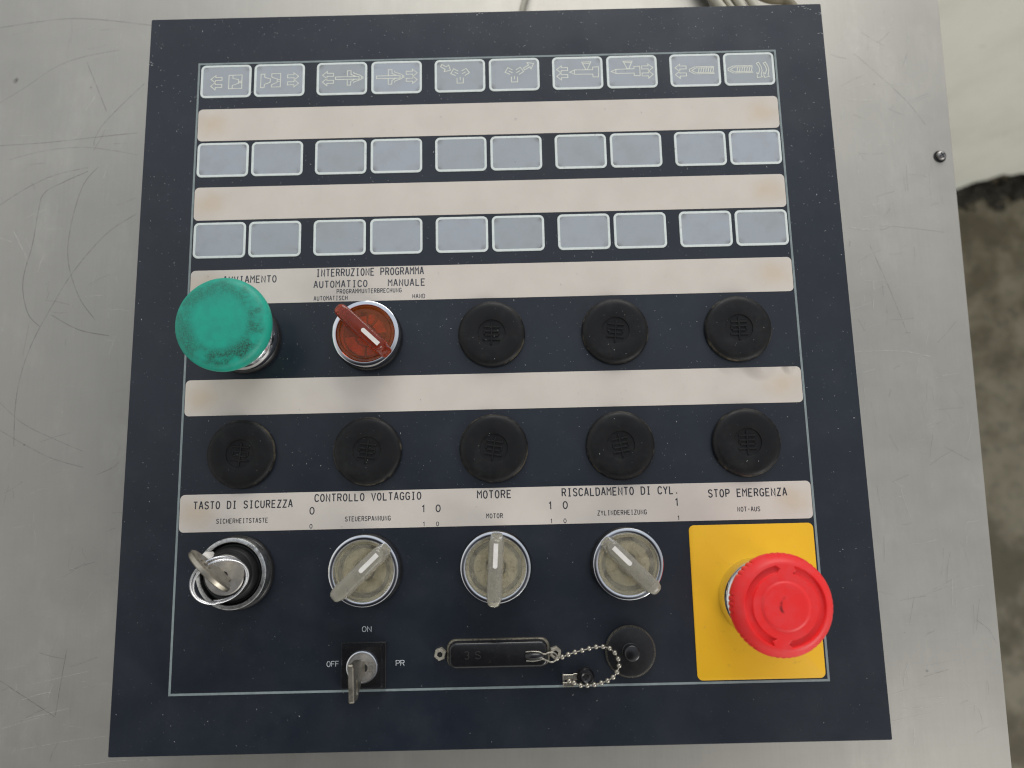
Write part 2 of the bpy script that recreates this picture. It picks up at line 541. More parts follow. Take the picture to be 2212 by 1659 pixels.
    def prism(self, out, z0, z1, b=0.0):
        if not b:
            return self.loft([[(x, y, z0) for x, y in out], [(x, y, z1) for x, y in out]])
        cx = sum(p[0] for p in out) / len(out); cy = sum(p[1] for p in out) / len(out)
        ins = []
        for x, y in out:
            d = math.hypot(x - cx, y - cy); k = (d - b) / d
            ins.append((cx + (x - cx) * k, cy + (y - cy) * k))
        return self.loft([[(x, y, z0) for x, y in ins], [(x, y, z0 + b) for x, y in out], [(x, y, z1 - b) for x, y in out], [(x, y, z1) for x, y in ins]])

    def ball(self, c, r, seg=16, rings=10):
        return self.lathe([(r * math.sin(math.pi * i / rings) if 0 < i < rings else 0.0, c[2] - r * math.cos(math.pi * i / rings)) for i in range(rings + 1)], seg, (c[0], c[1]))

    def move(self, m):
        self.v = [tuple(m @ Vector(p)) for p in self.v]
        return self

    def build(self, name, mats, parent=None, loc=(0, 0, 0), rz=0.0, smooth=38):
        me = bpy.data.meshes.new(name)
        me.from_pydata([(x * MM, y * MM, z * MM) for x, y, z in self.v], [], self.f)
        mats = mats if isinstance(mats, (list, tuple)) else [mats]
        for m in mats:
            me.materials.append(m)
        if len(mats) > 1:
            me.polygons.foreach_set('material_index', self.mi)
        bm = bmesh.new(); bm.from_mesh(me)
        bmesh.ops.remove_doubles(bm, verts=bm.verts, dist=1e-8)
        if smooth != -1:
            bmesh.ops.recalc_face_normals(bm, faces=bm.faces)
        bm.to_mesh(me); bm.free()
        if smooth > 0:
            me.polygons.foreach_set('use_smooth', [True] * len(me.polygons))
            me.set_sharp_from_angle(angle=rad(smooth))
        me.update()
        o = bpy.data.objects.new(name, me)
        col.objects.link(o)
        o.location = Vector(loc) * MM
        o.rotation_euler = (0, 0, rz)
        if parent is not None:
            o.parent = parent
        return o


def rrect(cx, cy, w, h, r, z, n=6):
    r = min(r, w / 2 - 0.01, h / 2 - 0.01); out = []
    for k, (sx, sy) in enumerate(((1, 1), (-1, 1), (-1, -1), (1, -1))):
        for i in range(n + 1):
            a = math.pi / 2 * (k + i / n)
            out.append((cx + sx * (w / 2 - r) + r * math.cos(a), cy + sy * (h / 2 - r) + r * math.sin(a), z))
    return out


def rect(x0, x1, y0, y1, z):
    return [(x0, y0, z), (x1, y0, z), (x1, y1, z), (x0, y1, z)]


def smooth_path(p, k=6):
    p = [Vector(q) for q in p]; out = []
    for i in range(len(p) - 1):
        p0, p1, p2, p3 = p[max(0, i - 1)], p[i], p[i + 1], p[min(len(p) - 1, i + 2)]
        for s in range(k):
            t = s / k
            out.append(0.5 * ((2 * p1) + (p2 - p0) * t + (2 * p0 - 5 * p1 + 4 * p2 - p3) * t * t + (3 * p1 - p0 - 3 * p2 + p3) * t ** 3))
    return out + [p[-1]]


def empty(name, parent=None, loc=(0, 0, 0), rz=0.0):
    o = bpy.data.objects.new(name, None); col.objects.link(o)
    o.empty_display_size = 0.01
    o.location = Vector(loc) * MM; o.rotation_euler = (0, 0, rz)
    if parent is not None:
        o.parent = parent
    return o


def tag(o, label=None, category=None, group=None, kind=None):
    for k, v in (('label', label), ('category', category), ('group', group), ('kind', kind)):
        if v:
            o[k] = v
    return o


def copy_tree(o, parent, loc=None, rz=None):
    c = o.copy(); col.objects.link(c)
    if parent is not None:
        c.parent = parent
    if loc is not None:
        c.location = Vector(loc) * MM
    if rz is not None:
        c.rotation_euler = (0, 0, rz)
    for ch in list(o.children):
        copy_tree(ch, c)
    return c


# ------------------------------------------------------------------ plotter lettering
def arc(cx, cy, rx, ry, a0, a1, n=8):
    return [(cx + rx * math.cos(rad(a0 + (a1 - a0) * i / n)), cy + ry * math.sin(rad(a0 + (a1 - a0) * i / n))) for i in range(n + 1)]


G = {
    'A': [[(0, 0), (1.75, 6), (2.25, 6), (4, 0)], [(0.7, 2.1), (3.3, 2.1)]],
    'B': [[(0.2, 0), (0.2, 6), (2.4, 6), (3.3, 5.6), (3.6, 4.6), (3.3, 3.6), (2.5, 3.2), (0.2, 3.2)], [(2.5, 3.2), (3.5, 2.7), (3.9, 1.6), (3.5, 0.5), (2.5, 0), (0.2, 0)]],
    'C': [[(3.9, 4.6), (3.3, 5.6), (2.1, 6), (0.9, 5.6), (0.2, 4.4), (0.1, 3), (0.2, 1.6), (0.9, 0.4), (2.1, 0), (3.3, 0.4), (3.9, 1.4)]],
    'D': [[(0.2, 0), (0.2, 6), (2, 6), (3.3, 5.4), (3.9, 4.2), (3.9, 1.8), (3.3, 0.6), (2, 0), (0.1, 0)]],
    'E': [[(3.9, 6), (0.2, 6), (0.2, 0), (3.9, 0)], [(0.2, 3.1), (3.2, 3.1)]],
    'F': [[(3.8, 6), (0.2, 6), (0.2, 0)], [(0.2, 3.1), (3.2, 3.1)]],
    'G': [[(3.9, 4.7), (3.3, 5.6), (2.1, 6), (0.9, 5.6), (0.2, 4.4), (0.1, 3), (0.2, 1.6), (0.9, 0.4), (2.1, 0), (3.3, 0.3), (3.9, 1.1), (3.9, 2.7), (2.3, 2.7)]],
    'H': [[(0.2, 0), (0.2, 6)], [(3.8, 0), (3.8, 6)], [(0.2, 3.1), (3.8, 3.1)]],
    'I': [[(2, 0), (2, 6)], [(0.8, 6), (3.2, 6)], [(0.8, 0), (3.2, 0)]],
    'K': [[(0.2, 0), (0.2, 6)], [(3.8, 6), (0.3, 2.6)], [(1.4, 3.6), (3.9, 0)]],
    'L': [[(0.3, 6), (0.3, 0), (3.9, 0)]],
    'M': [[(0.0, 0), (0.0, 6), (2, 3.4), (4.0, 6), (4.0, 0)]],
    'N': [[(0.2, 0), (0.2, 6), (3.8, 0), (3.8, 6)]],
    'O': [arc(2, 3, 1.9, 3, 90, 450, 16)],
    'P': [[(0.2, 0), (0.2, 6), (2.6, 6), (3.6, 5.5), (3.9, 4.4), (3.6, 3.3), (2.6, 2.8), (0.2, 2.8)]],
    'R': [[(0.2, 0), (0.2, 6), (2.6, 6), (3.6, 5.5), (3.9, 4.5), (3.6, 3.5), (2.6, 3), (0.2, 3)], [(2.2, 3), (3.9, 0)]],
    'S': [[(3.8, 4.9), (3.2, 5.7), (2, 6), (0.8, 5.7), (0.2, 4.8), (0.5, 3.8), (1.4, 3.3), (2.8, 2.8), (3.6, 2.3), (3.9, 1.4), (3.3, 0.4), (2, 0), (0.8, 0.3), (0.1, 1.2)]],
    'T': [[(0, 6), (4, 6)], [(2, 6), (2, 0)]],
    'U': [[(0.2, 6), (0.2, 1.6), (0.8, 0.4), (2, 0), (3.2, 0.4), (3.8, 1.6), (3.8, 6)]],
    'V': [[(0, 6), (2, 0), (4, 6)]],
    'Y': [[(0, 6), (2, 2.9), (4, 6)], [(2, 2.9), (2, 0)]],
    'Z': [[(0.2, 6), (3.8, 6), (0.2, 0), (3.9, 0)]],
    '0': [arc(2, 3, 1.7, 3, 90, 450, 16)],
    '1': [[(0.9, 4.8), (2.1, 6), (2.1, 0)]],
    '3': [[(0.2, 5.2), (1, 5.9), (2.2, 6), (3.4, 5.5), (3.7, 4.6), (3.3, 3.6), (2.2, 3.2)], [(2.2, 3.2), (3.4, 2.7), (3.8, 1.6), (3.3, 0.5), (2.1, 0), (0.8, 0.2), (0.1, 1)]],
    '5': [[(3.6, 6), (0.6, 6), (0.4, 3.3), (1.4, 3.8), (2.6, 3.7), (3.6, 2.9), (3.8, 1.8), (3.3, 0.6), (2, 0), (0.8, 0.2), (0.1, 0.9)]],
    '.': [[(1.1, 0.45), (2.3, 0.45)]], '-': [[(0.6, 3), (3.4, 3)]], ' ': [],
}


def write(mb, s, x, y, length, h, z, w=None, gw=0.66):
    """one line of capitals: left edge x, baseline y, overall length, letter height h"""
    n = len(s)
    gw = gw if n > 1 else 1.0
    pitch = length / (n - 1 + gw) if n > 1 else length
    cw = pitch * gw
    w = w or h * 0.125
    i = 0
    for k, ch in enumerate(s):
        for st in G[ch]:
            mb.ribbon([(x + k * pitch + px / 4 * cw, y + py / 6 * h) for px, py in st], w, z + 0.003 * (i % 5))
            i += 1
    return mb


# ================================================================== THE SETTING: floor and low wall beyond the bench
FLOOR_Z = -798.0
fl = MB().box(-1800, 2600, -2200, 2400, FLOOR_Z - 60, FLOOR_Z)
tag(fl.build('floor', M['concrete'], smooth=0), kind='structure')

wdir = Vector((92, 9)).normalized()
wn_ = Vector((-wdir.y, wdir.x))
w0 = Vector((852, 552))


def wall_pt(s, d, z):
    p = w0 + wdir * s + wn_ * d
    return (p.x, p.y, z)


wall = MB()
N = 120
loops_bot = []
for side in (0, 1):
    pass
lowz = []
for i in range(N + 1):
    s = -700 + 1900 * i / N
    lowz.append((s, FLOOR_Z + 26 + 16 * math.sin(s * 0.043) + random.uniform(-9, 12)))
vs, fs = [], []
for s, z in lowz:
    vs += [wall_pt(s, 0, z), wall_pt(s, 0, -560), wall_pt(s, 2, -130), wall_pt(s, 120, -130), wall_pt(s, 120, FLOOR_Z - 5), wall_pt(s, 14, z + 6)]
for i in range(N):
    for k in range(6):
        a, b = i * 6 + k, i * 6 + (k + 1) % 6
        fs.append((a, b, b + 6, a + 6))
wall.add(vs, fs)
tag(wall.build('low_wall', M['plaster']), 'grubby white plastered wall with a crumbling foot behind the bench', 'wall', kind='thing')

rub = MB()
for i in range(1500):
    s = random.uniform(-120, 420); d = random.gauss(-8, 11)
    if d > 8 or d < -34 - 9 * math.sin(s * 0.05):
        continue
    p = wall_pt(s, d, FLOOR_Z)
    r = random.choice((1.5, 2, 2.5, 3, 4, 6)) * random.uniform(0.7, 1.3)
    q = [Vector((random.uniform(0.6, 1) * sx, random.uniform(0.6, 1) * sy, random.uniform(0.35, 0.8) * sz)) * r for sx in (-1, 1) for sy in (-1, 1) for sz in (-1, 1)]
    rub.add([(p[0] + v.x, p[1] + v.y, p[2] + v.z) for v in q], [(0, 1, 3, 2), (4, 6, 7, 5), (0, 4, 5, 1), (2, 3, 7, 6), (0, 2, 6, 4), (1, 5, 7, 3)])
tag(rub.build('rubble', M['dirt'], smooth=0), 'dark crumbs of dirt along the foot of the white wall', 'rubble', kind='stuff')

# ================================================================== STEEL BENCH under the panel
TZ = -48.0
bench = tag(empty('steel_bench', loc=(120, 100, FLOOR_Z)), 'scratched stainless steel bench under the control panel', 'bench')


def b_off(mb, name, mats, smooth=38):
    mb.move(Matrix.Translation((-120, -100, -FLOOR_Z)))
    return mb.build(name, mats, bench, smooth=smooth)


edge_x = lambda y: 385.4 + 0.0265 * (y - 139.5)
top = MB()
out = [(-760, -640), (edge_x(-640), -640), (edge_x(500), 500), (-760, 500)]
ctr = (-180, -60)
ins = lambda b: [(x + (b if x < 0 else -b), y + (b if y < 0 else -b)) for x, y in out]
top.loft([[(x, y, TZ - 32) for x, y in ins(1.2)], [(x, y, TZ - 32) for x, y in out], [(x, y, TZ - 1.0) for x, y in out], [(x, y, TZ - 0.3) for x, y in ins(0.3)], [(x, y, TZ) for x, y in ins(1.0)]], True, True)
DARK = [[(-128.4,301.5),(-113.9,311.3),(-99.4,322.0),(-84.5,327.8),(-64.7,331.5)],[(-49.5,311.0),(-61.0,299.0),(-71.1,287.0),(-74.8,279.0),(-75.1,275.0)],[(-120.5,268.1),(-100.8,272.9),(-80.8,274.3),(-63.1,271.7),(-50.9,269.0)],[(-126.2,276.3),(-101.1,277.5),(-76.2,279.8),(-52.1,281.9)],[(-123.3,242.3),(-109.1,251.9),(-94.7,258.7),(-77.5,262.5)],[(-49.7,235.5),(-65.1,224.7),(-80.9,204.7),(-91.6,184.8),(-99.9,166.4),(-104.5,149.4),(-106.0,132.6),(-105.0,112.4)],[(-77.4,260.3),(-89.4,254.8),(-100.1,248.3),(-102.5,237.3),(-104.1,219.3),(-107.2,204.0),(-106.8,192.7),(-103.0,181.3),(-96.9,175.0)],[(-114.0,135.2),(-101.2,124.1),(-84.0,115.5),(-69.5,109.2)],[(-91.3,181.0),(-76.3,172.7),(-60.4,169.1)],[(-71.8,262.9),(-79.3,252.5),(-84.1,231.7),(-84.6,211.1),(-77.5,190.7),(-68.2,178.0)],[(-82.2,324.4),(-75.5,309.0),(-69.6,295.1)],[(-112.8,120.9),(-88.1,107.3),(-68.9,101.1)],[(-102.3,-0.8),(-88.1,-9.6),(-74.6,-17.9)],[(-70.8,13.6),(-72.6,-1.4),(-74.2,-17.2)],[(-132.3,346.8),(-91.3,351.4),(-47.0,346.0)],[(344.6,219.0),(359.3,217.6),(378.3,214.6)],[(338.6,208.3),(346.2,185.4),(353.2,160.5)],[(328.7,168.4),(331.4,162.2)],[(342.5,28.5),(339.1,17.2)],[(371.7,16.9),(376.9,12.3),(379.9,5.7)],[(342.0,317.5),(364.8,292.1),(375.5,275.5)],[(-61.7,97.4),(-54.8,100.3),(-50.8,103.4)],[(-72.1,-29.8),(-74.6,-35.0),(-75.2,-38.1)]]
LIGHT = [[(-90.8,-9.9),(-83.8,-7.7),(-77.2,-6.6)],[(-61.7,-4.8),(-49.1,-2.8)],[(-90.7,-19.0),(-67.7,-14.2)],[(-100.3,-23.0),(-78.6,-17.2)],[(-92.9,-32.9),(-66.6,-28.9),(-49.1,-27.2)],[(-88.6,-3.2),(-59.9,2.6)],[(-114.6,227.2),(-105.9,211.6)],[(-81.0,295.4),(-76.5,303.5)],[(335.5,224.3),(344.1,224.6)],[(330.4,75.7),(344.4,77.7)],[(326.6,-16.4),(343.7,-12.5)],[(324.2,-28.9),(344.5,-25.2)],[(323.7,151.4),(347.5,151.3),(363.8,148.0)],[(-63.6,-40.4),(-41.7,-38.4),(-26.3,-38.3)]]
zz = 0.0
for mi, group_, w_ in ((1, DARK, 0.27), (2, LIGHT, 0.30)):
    top.cur = mi
    for l in group_:
        zz += 0.002
        pts = smooth_path([(x, y, 0) for x, y in l], 8) if len(l) > 2 else [Vector((*l[0], 0)), Vector((*l[1], 0))]
        n = len(pts); L_ = []
        top.ribbon([(p.x, p.y) for p in pts], w_ * random.uniform(0.6, 1.15) * (0.6 if pts[0].x > 250 else 1.0), TZ + 0.03 + zz)
for i in range(420):           # short handling scratches
    top.cur = random.choice((1, 2, 2))
    x = random.choice((random.uniform(-128, -42), random.uniform(325, 380))); y = random.uniform(-45, 350)
    if x > edge_x(y) - 6:
        continue
    a = rad(random.choice((random.gauss(12, 10), random.gauss(85, 12), random.uniform(0, 180))))
    ln = random.uniform(2, 16); zz += 0.0004
    bend = random.uniform(-0.6, 0.6)
    p0 = Vector((x, y)); d = Vector((math.cos(a), math.sin(a)))
    pn = Vector((-d.y, d.x))
    pp = [p0, p0 + d * ln / 2 + pn * bend, p0 + d * ln]
    if max(q.x for q in pp) > edge_x(y) - 3:
        continue
    top.ribbon([tuple(q) for q in pp], random.uniform(0.05, 0.16), TZ + 0.03 + zz)
top.cur = 1
for x, y, r in ((-121, 314.3, 1.3), (-120.2, 315.4, 0.9), (-99.6, 113.2, 0.5), (-78.9, 309.3, 0.5), (350, 300, 0.5), (341, 318, 0.4), (345, -6, 0.6), (336, 12, 0.4)):
    zz += 0.002
    top.lathe([(0, TZ + 0.05 + zz), (r, TZ + 0.04 + zz)], 10, (x, y))
b_off(top, 'bench_top', [M['steel'], M['scratch'], M['shine']])
for sx, sy in ((-700, -580), (300, -580), (300, 440), (-700, 440)):
    b_off(MB().box(sx - 20, sx + 20, sy - 20, sy + 20, FLOOR_Z, TZ - 32), 'leg', M['steel'])
sc_ = empty('screw', bench, (380.9 - 120, 257.1 - 100, TZ - FLOOR_Z))
tag(sc_, 'dark cross-head screw near the long free edge')
MB().lathe([(0, 0.16), (2.6, 0.16), (3.15, 0.22), (3.35, 0.12)], 40).build('screw_hole', M['hole'], sc_)
hd = MB().lathe([(0, 1.95), (1.2, 1.9), (2.0, 1.65), (2.5, 1.1), (2.62, 0.5), (2.4, 0.3)], 40, (0.55, 0.35))
hd.build('screw_head', M['screw'], sc_)
cr = MB().box(-1.45 + 0.55, 1.45 + 0.55, -0.3 + 0.35, 0.3 + 0.35, 1.0, 1.985).box(-0.3 + 0.55, 0.3 + 0.55, -1.45 + 0.35, 1.45 + 0.35, 1.0, 1.99)
cr.move(Matrix.Translation((0.55, 0.35, 0)) @ Matrix.Rotation(rad(25), 4, 'Z') @ Matrix.Translation((-0.55, -0.35, 0)))
cr.build('cross_slot', M['hole'], sc_, smooth=0)

# ------------------------------------------------------------------ cables leaving from behind the panel
CG = 'cables behind the top edge of the panel'


def cable(pts, r, m, label):
    mb = MB().tube(smooth_path([(x, y, z) for x, y, z in pts], 10), r, 14)
    o = mb.build('cable', m)
    tag(o, label, 'cable', CG)


cable([(146, 262, -30), (150, 300, -44), (157.5, 340, -45.6), (159.9, 352, -45.4), (166, 372, -45.2), (182, 410, -45), (240, 470, -45), (330, 492, -45)], 1.7, M['cable'], 'single thin beige cable coming out behind the middle of the panel top edge')
cable([(250, 262, -30), (285, 285, -36), (281, 300, -40), (271, 338, -43), (267.0, 347, -43.2), (260, 358, -43.4), (240, 395, -45), (190, 440, -45), (60, 470, -45), (-120, 478, -45)], 2.7, M['cable'], 'thick beige cable on the outside of the parallel bunch behind the panel')
cable([(252, 258, -32), (291, 285, -36), (288, 300, -40), (278, 337, -43.5), (273.4, 347, -43.8), (266, 360, -44), (246, 398, -45), (194, 444, -45), (62, 475, -45), (-120, 484, -45)], 1.5, M['cable'], 'thin beige cable second in the parallel bunch behind the panel')
cable([(254, 254, -34), (297, 285, -36), (295, 300, -40), (284, 336, -43), (279.0, 347, -43.4), (271, 360, -43.6), (252, 400, -45), (198, 449, -45), (64, 480, -45), (-120, 489, -45)], 2.1, M['cable'], 'beige cable third in the parallel bunch behind the panel')
cable([(256, 250, -36), (304, 285, -36), (303, 300, -40), (291, 336, -43), (286.0, 347, -43.4), (278, 361, -43.8), (258, 402, -45), (203, 455, -45), (66, 486, -45), (-120, 495, -45)], 2.2, M['cable'], 'beige cable fourth in the bunch, next to the brown one')
cable([(258, 246, -38), (310, 280, -41), (318, 300, -44), (312, 332, -43), (305, 347.5, -43), (292, 351, -43), (262, 368, -41), (235, 400, -40), (200, 425, -38), (80, 452, -45), (-120, 462, -45)], 2.6, M['cable_b'], 'brown cable crossing beside the bunch of beige cables')

# ================================================================== THE CONTROL PANEL
PX, PY = 140.0, 146.0
panel = tag(empty('control_panel', loc=(PX, PY, TZ)), 'dark navy machine control panel with keys, knobs and a red emergency stop button', 'control panel')


def P(x, y, z=0.0):
    return (x - PX, y - PY, z - TZ)


# everything below the plate
hb = MB().box(20, 260, 20, 272, TZ, -2.6)
hb.build('housing', M['black'], panel, loc=P(0, 0))
fp = MB().loft([rrect(139.9, 146.0, 328.0, 339.8, 0.6, -2.5), rrect(139.9, 146.0, 328.0, 339.8, 0.6, -0.25), rrect(139.9, 146.0, 327.6, 339.4, 0.5, 0.0)])
plate = fp.build('faceplate', M['panel'], panel, loc=P(0, 0))
bl = MB().ribbon([(0.5, 0.5), (279.5, 0.5), (279.5, 291.4), (0.5, 291.4)], 0.95, 0.03, True)
bl.build('border_line', M['frameline'], plate, smooth=0)

# ---- label strips
STRIPS = [259.45, 219.7, 178.95, 127.45, 76.15]
strip_objs = []
for i, cy in enumerate(STRIPS):
    mb = MB().rr(0, 0, 277.6, 16.35, 2.1, 0.0, 0.12, 0.06)
    strip_objs.append(mb.build('label_strip', M['strip_w'] if i == 3 else M['strip'], panel, loc=P(140.0, cy), smooth=0))
tag(strip_objs[3], 'blank ivory label strip with lifted film at one end')
tag(strip_objs[2], 'ivory label strip lettered for start and programme interruption')
tag(strip_objs[4], 'ivory label strip lettered for motor, heating and emergency stop')
T3 = [('AVVIAMENTO', 16.4, 180.8, 24.4, 3.13), ('INTERRUZIONE PROGRAMMA', 59.4, 183.0, 49.4, 3.3), ('AUTOMATICO', 58.3, 177.6, 24.5, 3.06), ('MANUALE', 92.6, 177.6, 16.8, 3.06),
      ('PROGRAMMUNTERBRECHUNG', 68.9, 174.6, 29.7, 1.95), ('AUTOMATISCH', 58.4, 171.55, 15.4, 1.92), ('HAND', 103.8, 171.6, 5.6, 1.85)]
T5 = [('TASTO DI SICUREZZA', 7.3, 78.0, 43.4, 3.1), ('SICHERHEITSTASTE', 17.6, 71.6, 22.5, 1.89), ('0', 58.4, 74.7, 2.1, 2.95), ('0', 58.5, 68.6, 1.25, 1.74), ('CONTROLLO VOLTAGGIO', 60.6, 80.1, 46.7, 3.11),
      ('1', 107.4, 74.5, 2.2, 2.85), ('0', 113.8, 74.5, 2.1, 2.95), ('STEUERSPANNUNG', 74.1, 71.3, 19.8, 1.89), ('1', 108.0, 68.4, 1.3, 1.74), ('0', 113.9, 68.4, 1.25, 1.74), ('MOTORE', 132.2, 79.9, 14.7, 3.2),
      ('MOTOR', 136.0, 71.2, 7.1, 1.9), ('1', 163.1, 74.5, 2.2, 3.05), ('0', 169.6, 74.6, 2.1, 3.05), ('1', 163.8, 68.4, 1.3, 1.8), ('0', 169.7, 68.4, 1.25, 1.8), ('RISCALDAMENTO DI CYL.', 169.4, 80.0, 51.3, 3.2),
      ('1', 218.6, 74.7, 2.2, 3.05), ('1', 219.4, 68.5, 1.3, 1.8), ('ZYLINDERHEIZUNG', 184.7, 71.4, 21.4, 1.9), ('STOP EMERGENZA', 233.7, 78.1, 34.3, 3.2), ('NOT-AUS', 246.0, 71.6, 9.8, 1.9)]
for lines, so, cy, ik in ((T3, strip_objs[2], STRIPS[2], 'ink_pale'), (T5, strip_objs[4], STRIPS[4], 'ink')):
    for s, x, y, ln, h in lines:
        write(MB(), s, x - 140.0, y - cy, ln, h, 0.14, h * (0.165 if h > 2.5 else 0.165)).build('lettering', M[ik], so, smooth=0)
for s, x, y, ln, h in (('ON', 81.9, 24.5, 4.0, 2.15), ('OFF', 67.0, 10.5, 5.2, 2.15), ('PR', 96.4, 10.3, 3.6, 2.15)):
    write(MB(), s, x, y, ln, h, 0.035, 0.23, 0.82).build('lettering', M['white_ink'], panel, loc=P(0, 0), smooth=0)

# ---- membrane keys
KX = [1.6, 27.4, 57.6, 84.0, 114.6, 140.8, 171.4, 197.6, 228.1, 254.1]
KR = [(282.0, 17.0), (241.6, 17.25), (201.65, 17.35)]
KW = 24.4


def arrows(x, y, d=-1, w=5.35, h=7.6):
    """outlined double arrow, tip side at x, centred on y"""
    k = w / 5.4; q = [(0, 0.24), (2.4, 0.5), (2.3, 0.36), (5.4, 0.36), (5.4, 0.15), (2.25, 0.15), (2.2, -0.13), (5.4, -0.13), (5.4, -0.34), (2.25, -0.34), (2.2, -0.5), (0, -0.24), (2.1, 0.0)]
    return [(x - d * px * k, y + py * h) for px, py in q]


def flip(pts):
    return pts


W_ = 0.42
n10 = [(259.1, 283.5), (256.4, 282.2), (256.3, 281.2), (258.9, 279.4)]
curved = [(270.0, 284.8), (271.1, 285.4), (272.2, 283.0), (272.5, 281.0), (271.9, 278.5), (272.4, 277.6), (270.0, 277.2), (269.9, 279.8), (270.7, 279.2), (271.4, 281.4), (271.0, 283.1)]


def screw_icon(dx):
    o = [([(240.5 + dx, 283.8), (237.6 + dx, 282.5), (237.6 + dx, 281.4), (240.5 + dx, 279.8)], 0), ([(241.7 + dx, 283.1), (240.7 + dx, 283.1), (238.7 + dx, 281.8), (240.7 + dx, 280.6), (241.7 + dx, 280.6)], 0),
         ([(240.7 + dx, 283.7), (249.5 + dx, 283.7)], 0), ([(241.8 + dx, 283.05), (249.5 + dx, 283.05)], 0), ([(240.8 + dx, 279.95), (249.6 + dx, 279.95)], 0), ([(241.2 + dx, 280.6), (249.6 + dx, 280.6)], 0)]
    for i in range(7):
        o.append(([(242.3 + dx + i * 1.16, 283.0), (241.8 + dx + i * 1.16, 280.7)], 0))
    return o


ICON = {
    0: [(arrows(6.5, 281.4), 1), ([(15.2, 285.1), (21.5, 285.2), (21.5, 278.1), (15.2, 278.0)], 1), ([(17.1, 285.1), (17.1, 283.4), (19.9, 282.8), (19.9, 280.8), (16.9, 279.7), (16.9, 278.1)], 0), ([(20.0, 281.85), (21.4, 281.9)], 0), ([(20.0, 281.05), (21.4, 281.05)], 0)],
    1: [([(30.7, 285.3), (32.5, 285.4), (32.5, 283.6), (35.3, 282.7), (35.1, 280.9), (32.4, 279.9), (32.3, 278.2), (30.6, 278.2)], 1), ([(35.9, 285.4), (40.2, 285.5), (40.1, 278.4), (35.8, 278.4), (35.9, 279.6), (38.5, 280.8), (38.6, 282.6), (35.9, 283.6)], 1),
        ([(38.6, 282.2), (40.1, 282.2)], 0), ([(38.6, 281.3), (40.1, 281.3)], 0), (arrows(48.9, 281.9, 1), 1)],
    2: [(arrows(60.4, 282.2), 1), ([(66.7, 282.9), (78.1, 282.9), (78.1, 281.5), (66.7, 281.5)], 1), ([(72.5, 283.0), (72.4, 286.0), (74.2, 286.1), (74.2, 284.0), (76.4, 283.1)], 0), ([(72.4, 281.4), (72.4, 278.4), (74.0, 278.4), (74.1, 280.4), (75.8, 281.3)], 0),
        ([(75.4, 285.4), (75.6, 284.7), (79.0, 283.4), (79.2, 282.7), (79.9, 282.7), (80.0, 281.9), (79.2, 281.8), (79.0, 281.3), (75.6, 280.0), (75.5, 279.3)], 0), ([(79.2, 282.6), (79.2, 281.9)], 0)],
    3: [([(86.5, 282.9), (97.9, 282.9), (97.9, 281.5), (86.5, 281.5)], 1), ([(92.3, 283.0), (92.2, 286.0), (94.0, 286.1), (94.0, 284.0), (96.2, 283.1)], 0), ([(92.2, 281.4), (92.2, 278.4), (93.9, 278.4), (94.0, 280.4), (95.7, 281.3)], 0),
        ([(95.2, 285.4), (95.4, 284.7), (98.8, 283.4), (99.0, 282.7), (99.7, 282.7), (99.8, 281.9), (99.0, 281.8), (98.8, 281.3), (95.4, 280.0), (95.3, 279.3)], 0), ([(99.0, 282.6), (99.0, 281.9)], 0), (arrows(106.2, 282.3, 1), 1)],
    4: [([(118.1, 288.2), (120.2, 286.9), (121.4, 287.8), (122.3, 285.0), (119.2, 284.4), (119.7, 285.5), (117.5, 287.1)], 1), ([(126.1, 284.4), (123.8, 285.8), (122.4, 283.2), (124.8, 282.1)], 0), ([(124.2, 284.0), (126.0, 283.0)], 0),
        ([(127.6, 284.5), (129.8, 285.8), (131.4, 283.5), (129.1, 282.0)], 0), ([(127.9, 283.0), (129.6, 284.0)], 0), ([(125.4, 280.9), (125.4, 278.1), (128.4, 278.1), (128.4, 280.9)], 0), ([(126.9, 281.3), (126.9, 279.5)], 0)],
    5: [([(157.5, 285.3), (160.1, 286.8), (159.4, 288.1), (162.5, 287.6), (161.2, 284.7), (160.7, 285.9), (158.1, 284.3)], 1), ([(152.3, 284.4), (150.0, 285.7), (148.6, 283.2), (151.0, 282.1)], 0), ([(150.4, 283.9), (152.2, 282.9)], 0),
        ([(153.8, 284.4), (156.0, 285.7), (157.6, 283.4), (155.3, 281.9)], 0), ([(154.1, 282.9), (155.8, 283.9)], 0), ([(151.6, 280.8), (151.6, 278.0), (154.6, 278.0), (154.6, 280.8)], 0), ([(153.1, 281.2), (153.1, 279.4)], 0)],
    6: [(arrows(173.5, 282.2), 1), ([(179.8, 282.5), (182.1, 283.6), (191.0, 283.5), (190.9, 284.9), (193.8, 285.0), (193.6, 279.6), (191.0, 279.7), (190.9, 281.2), (182.1, 281.3)], 1), ([(182.1, 283.5), (182.1, 281.4)], 0), ([(185.8, 287.7), (190.2, 287.7), (188.6, 284.2), (188.6, 283.7), (187.4, 283.7), (187.4, 284.2)], 1), ([(186.2, 286.8), (189.8, 286.8)], 0)],
    7: [([(199.8, 282.3), (202.1, 283.4), (210.9, 283.5), (210.9, 284.7), (213.7, 284.8), (213.7, 279.7), (210.9, 279.8), (210.9, 281.2), (202.1, 281.2)], 1), ([(202.1, 283.3), (202.1, 281.3)], 0), ([(205.8, 287.6), (210.2, 287.6), (208.6, 284.1), (208.6, 283.6), (207.4, 283.6), (207.4, 284.1)], 1), ([(206.2, 286.8), (209.8, 286.8)], 0), (arrows(220.0, 282.1, 1), 1)],
    8: [(arrows(230.7, 281.6), 1)] + screw_icon(0),
    9: screw_icon(18.6) + [(curved, 1), ([(x + 3.3, y) for x, y in curved], 1)],
}
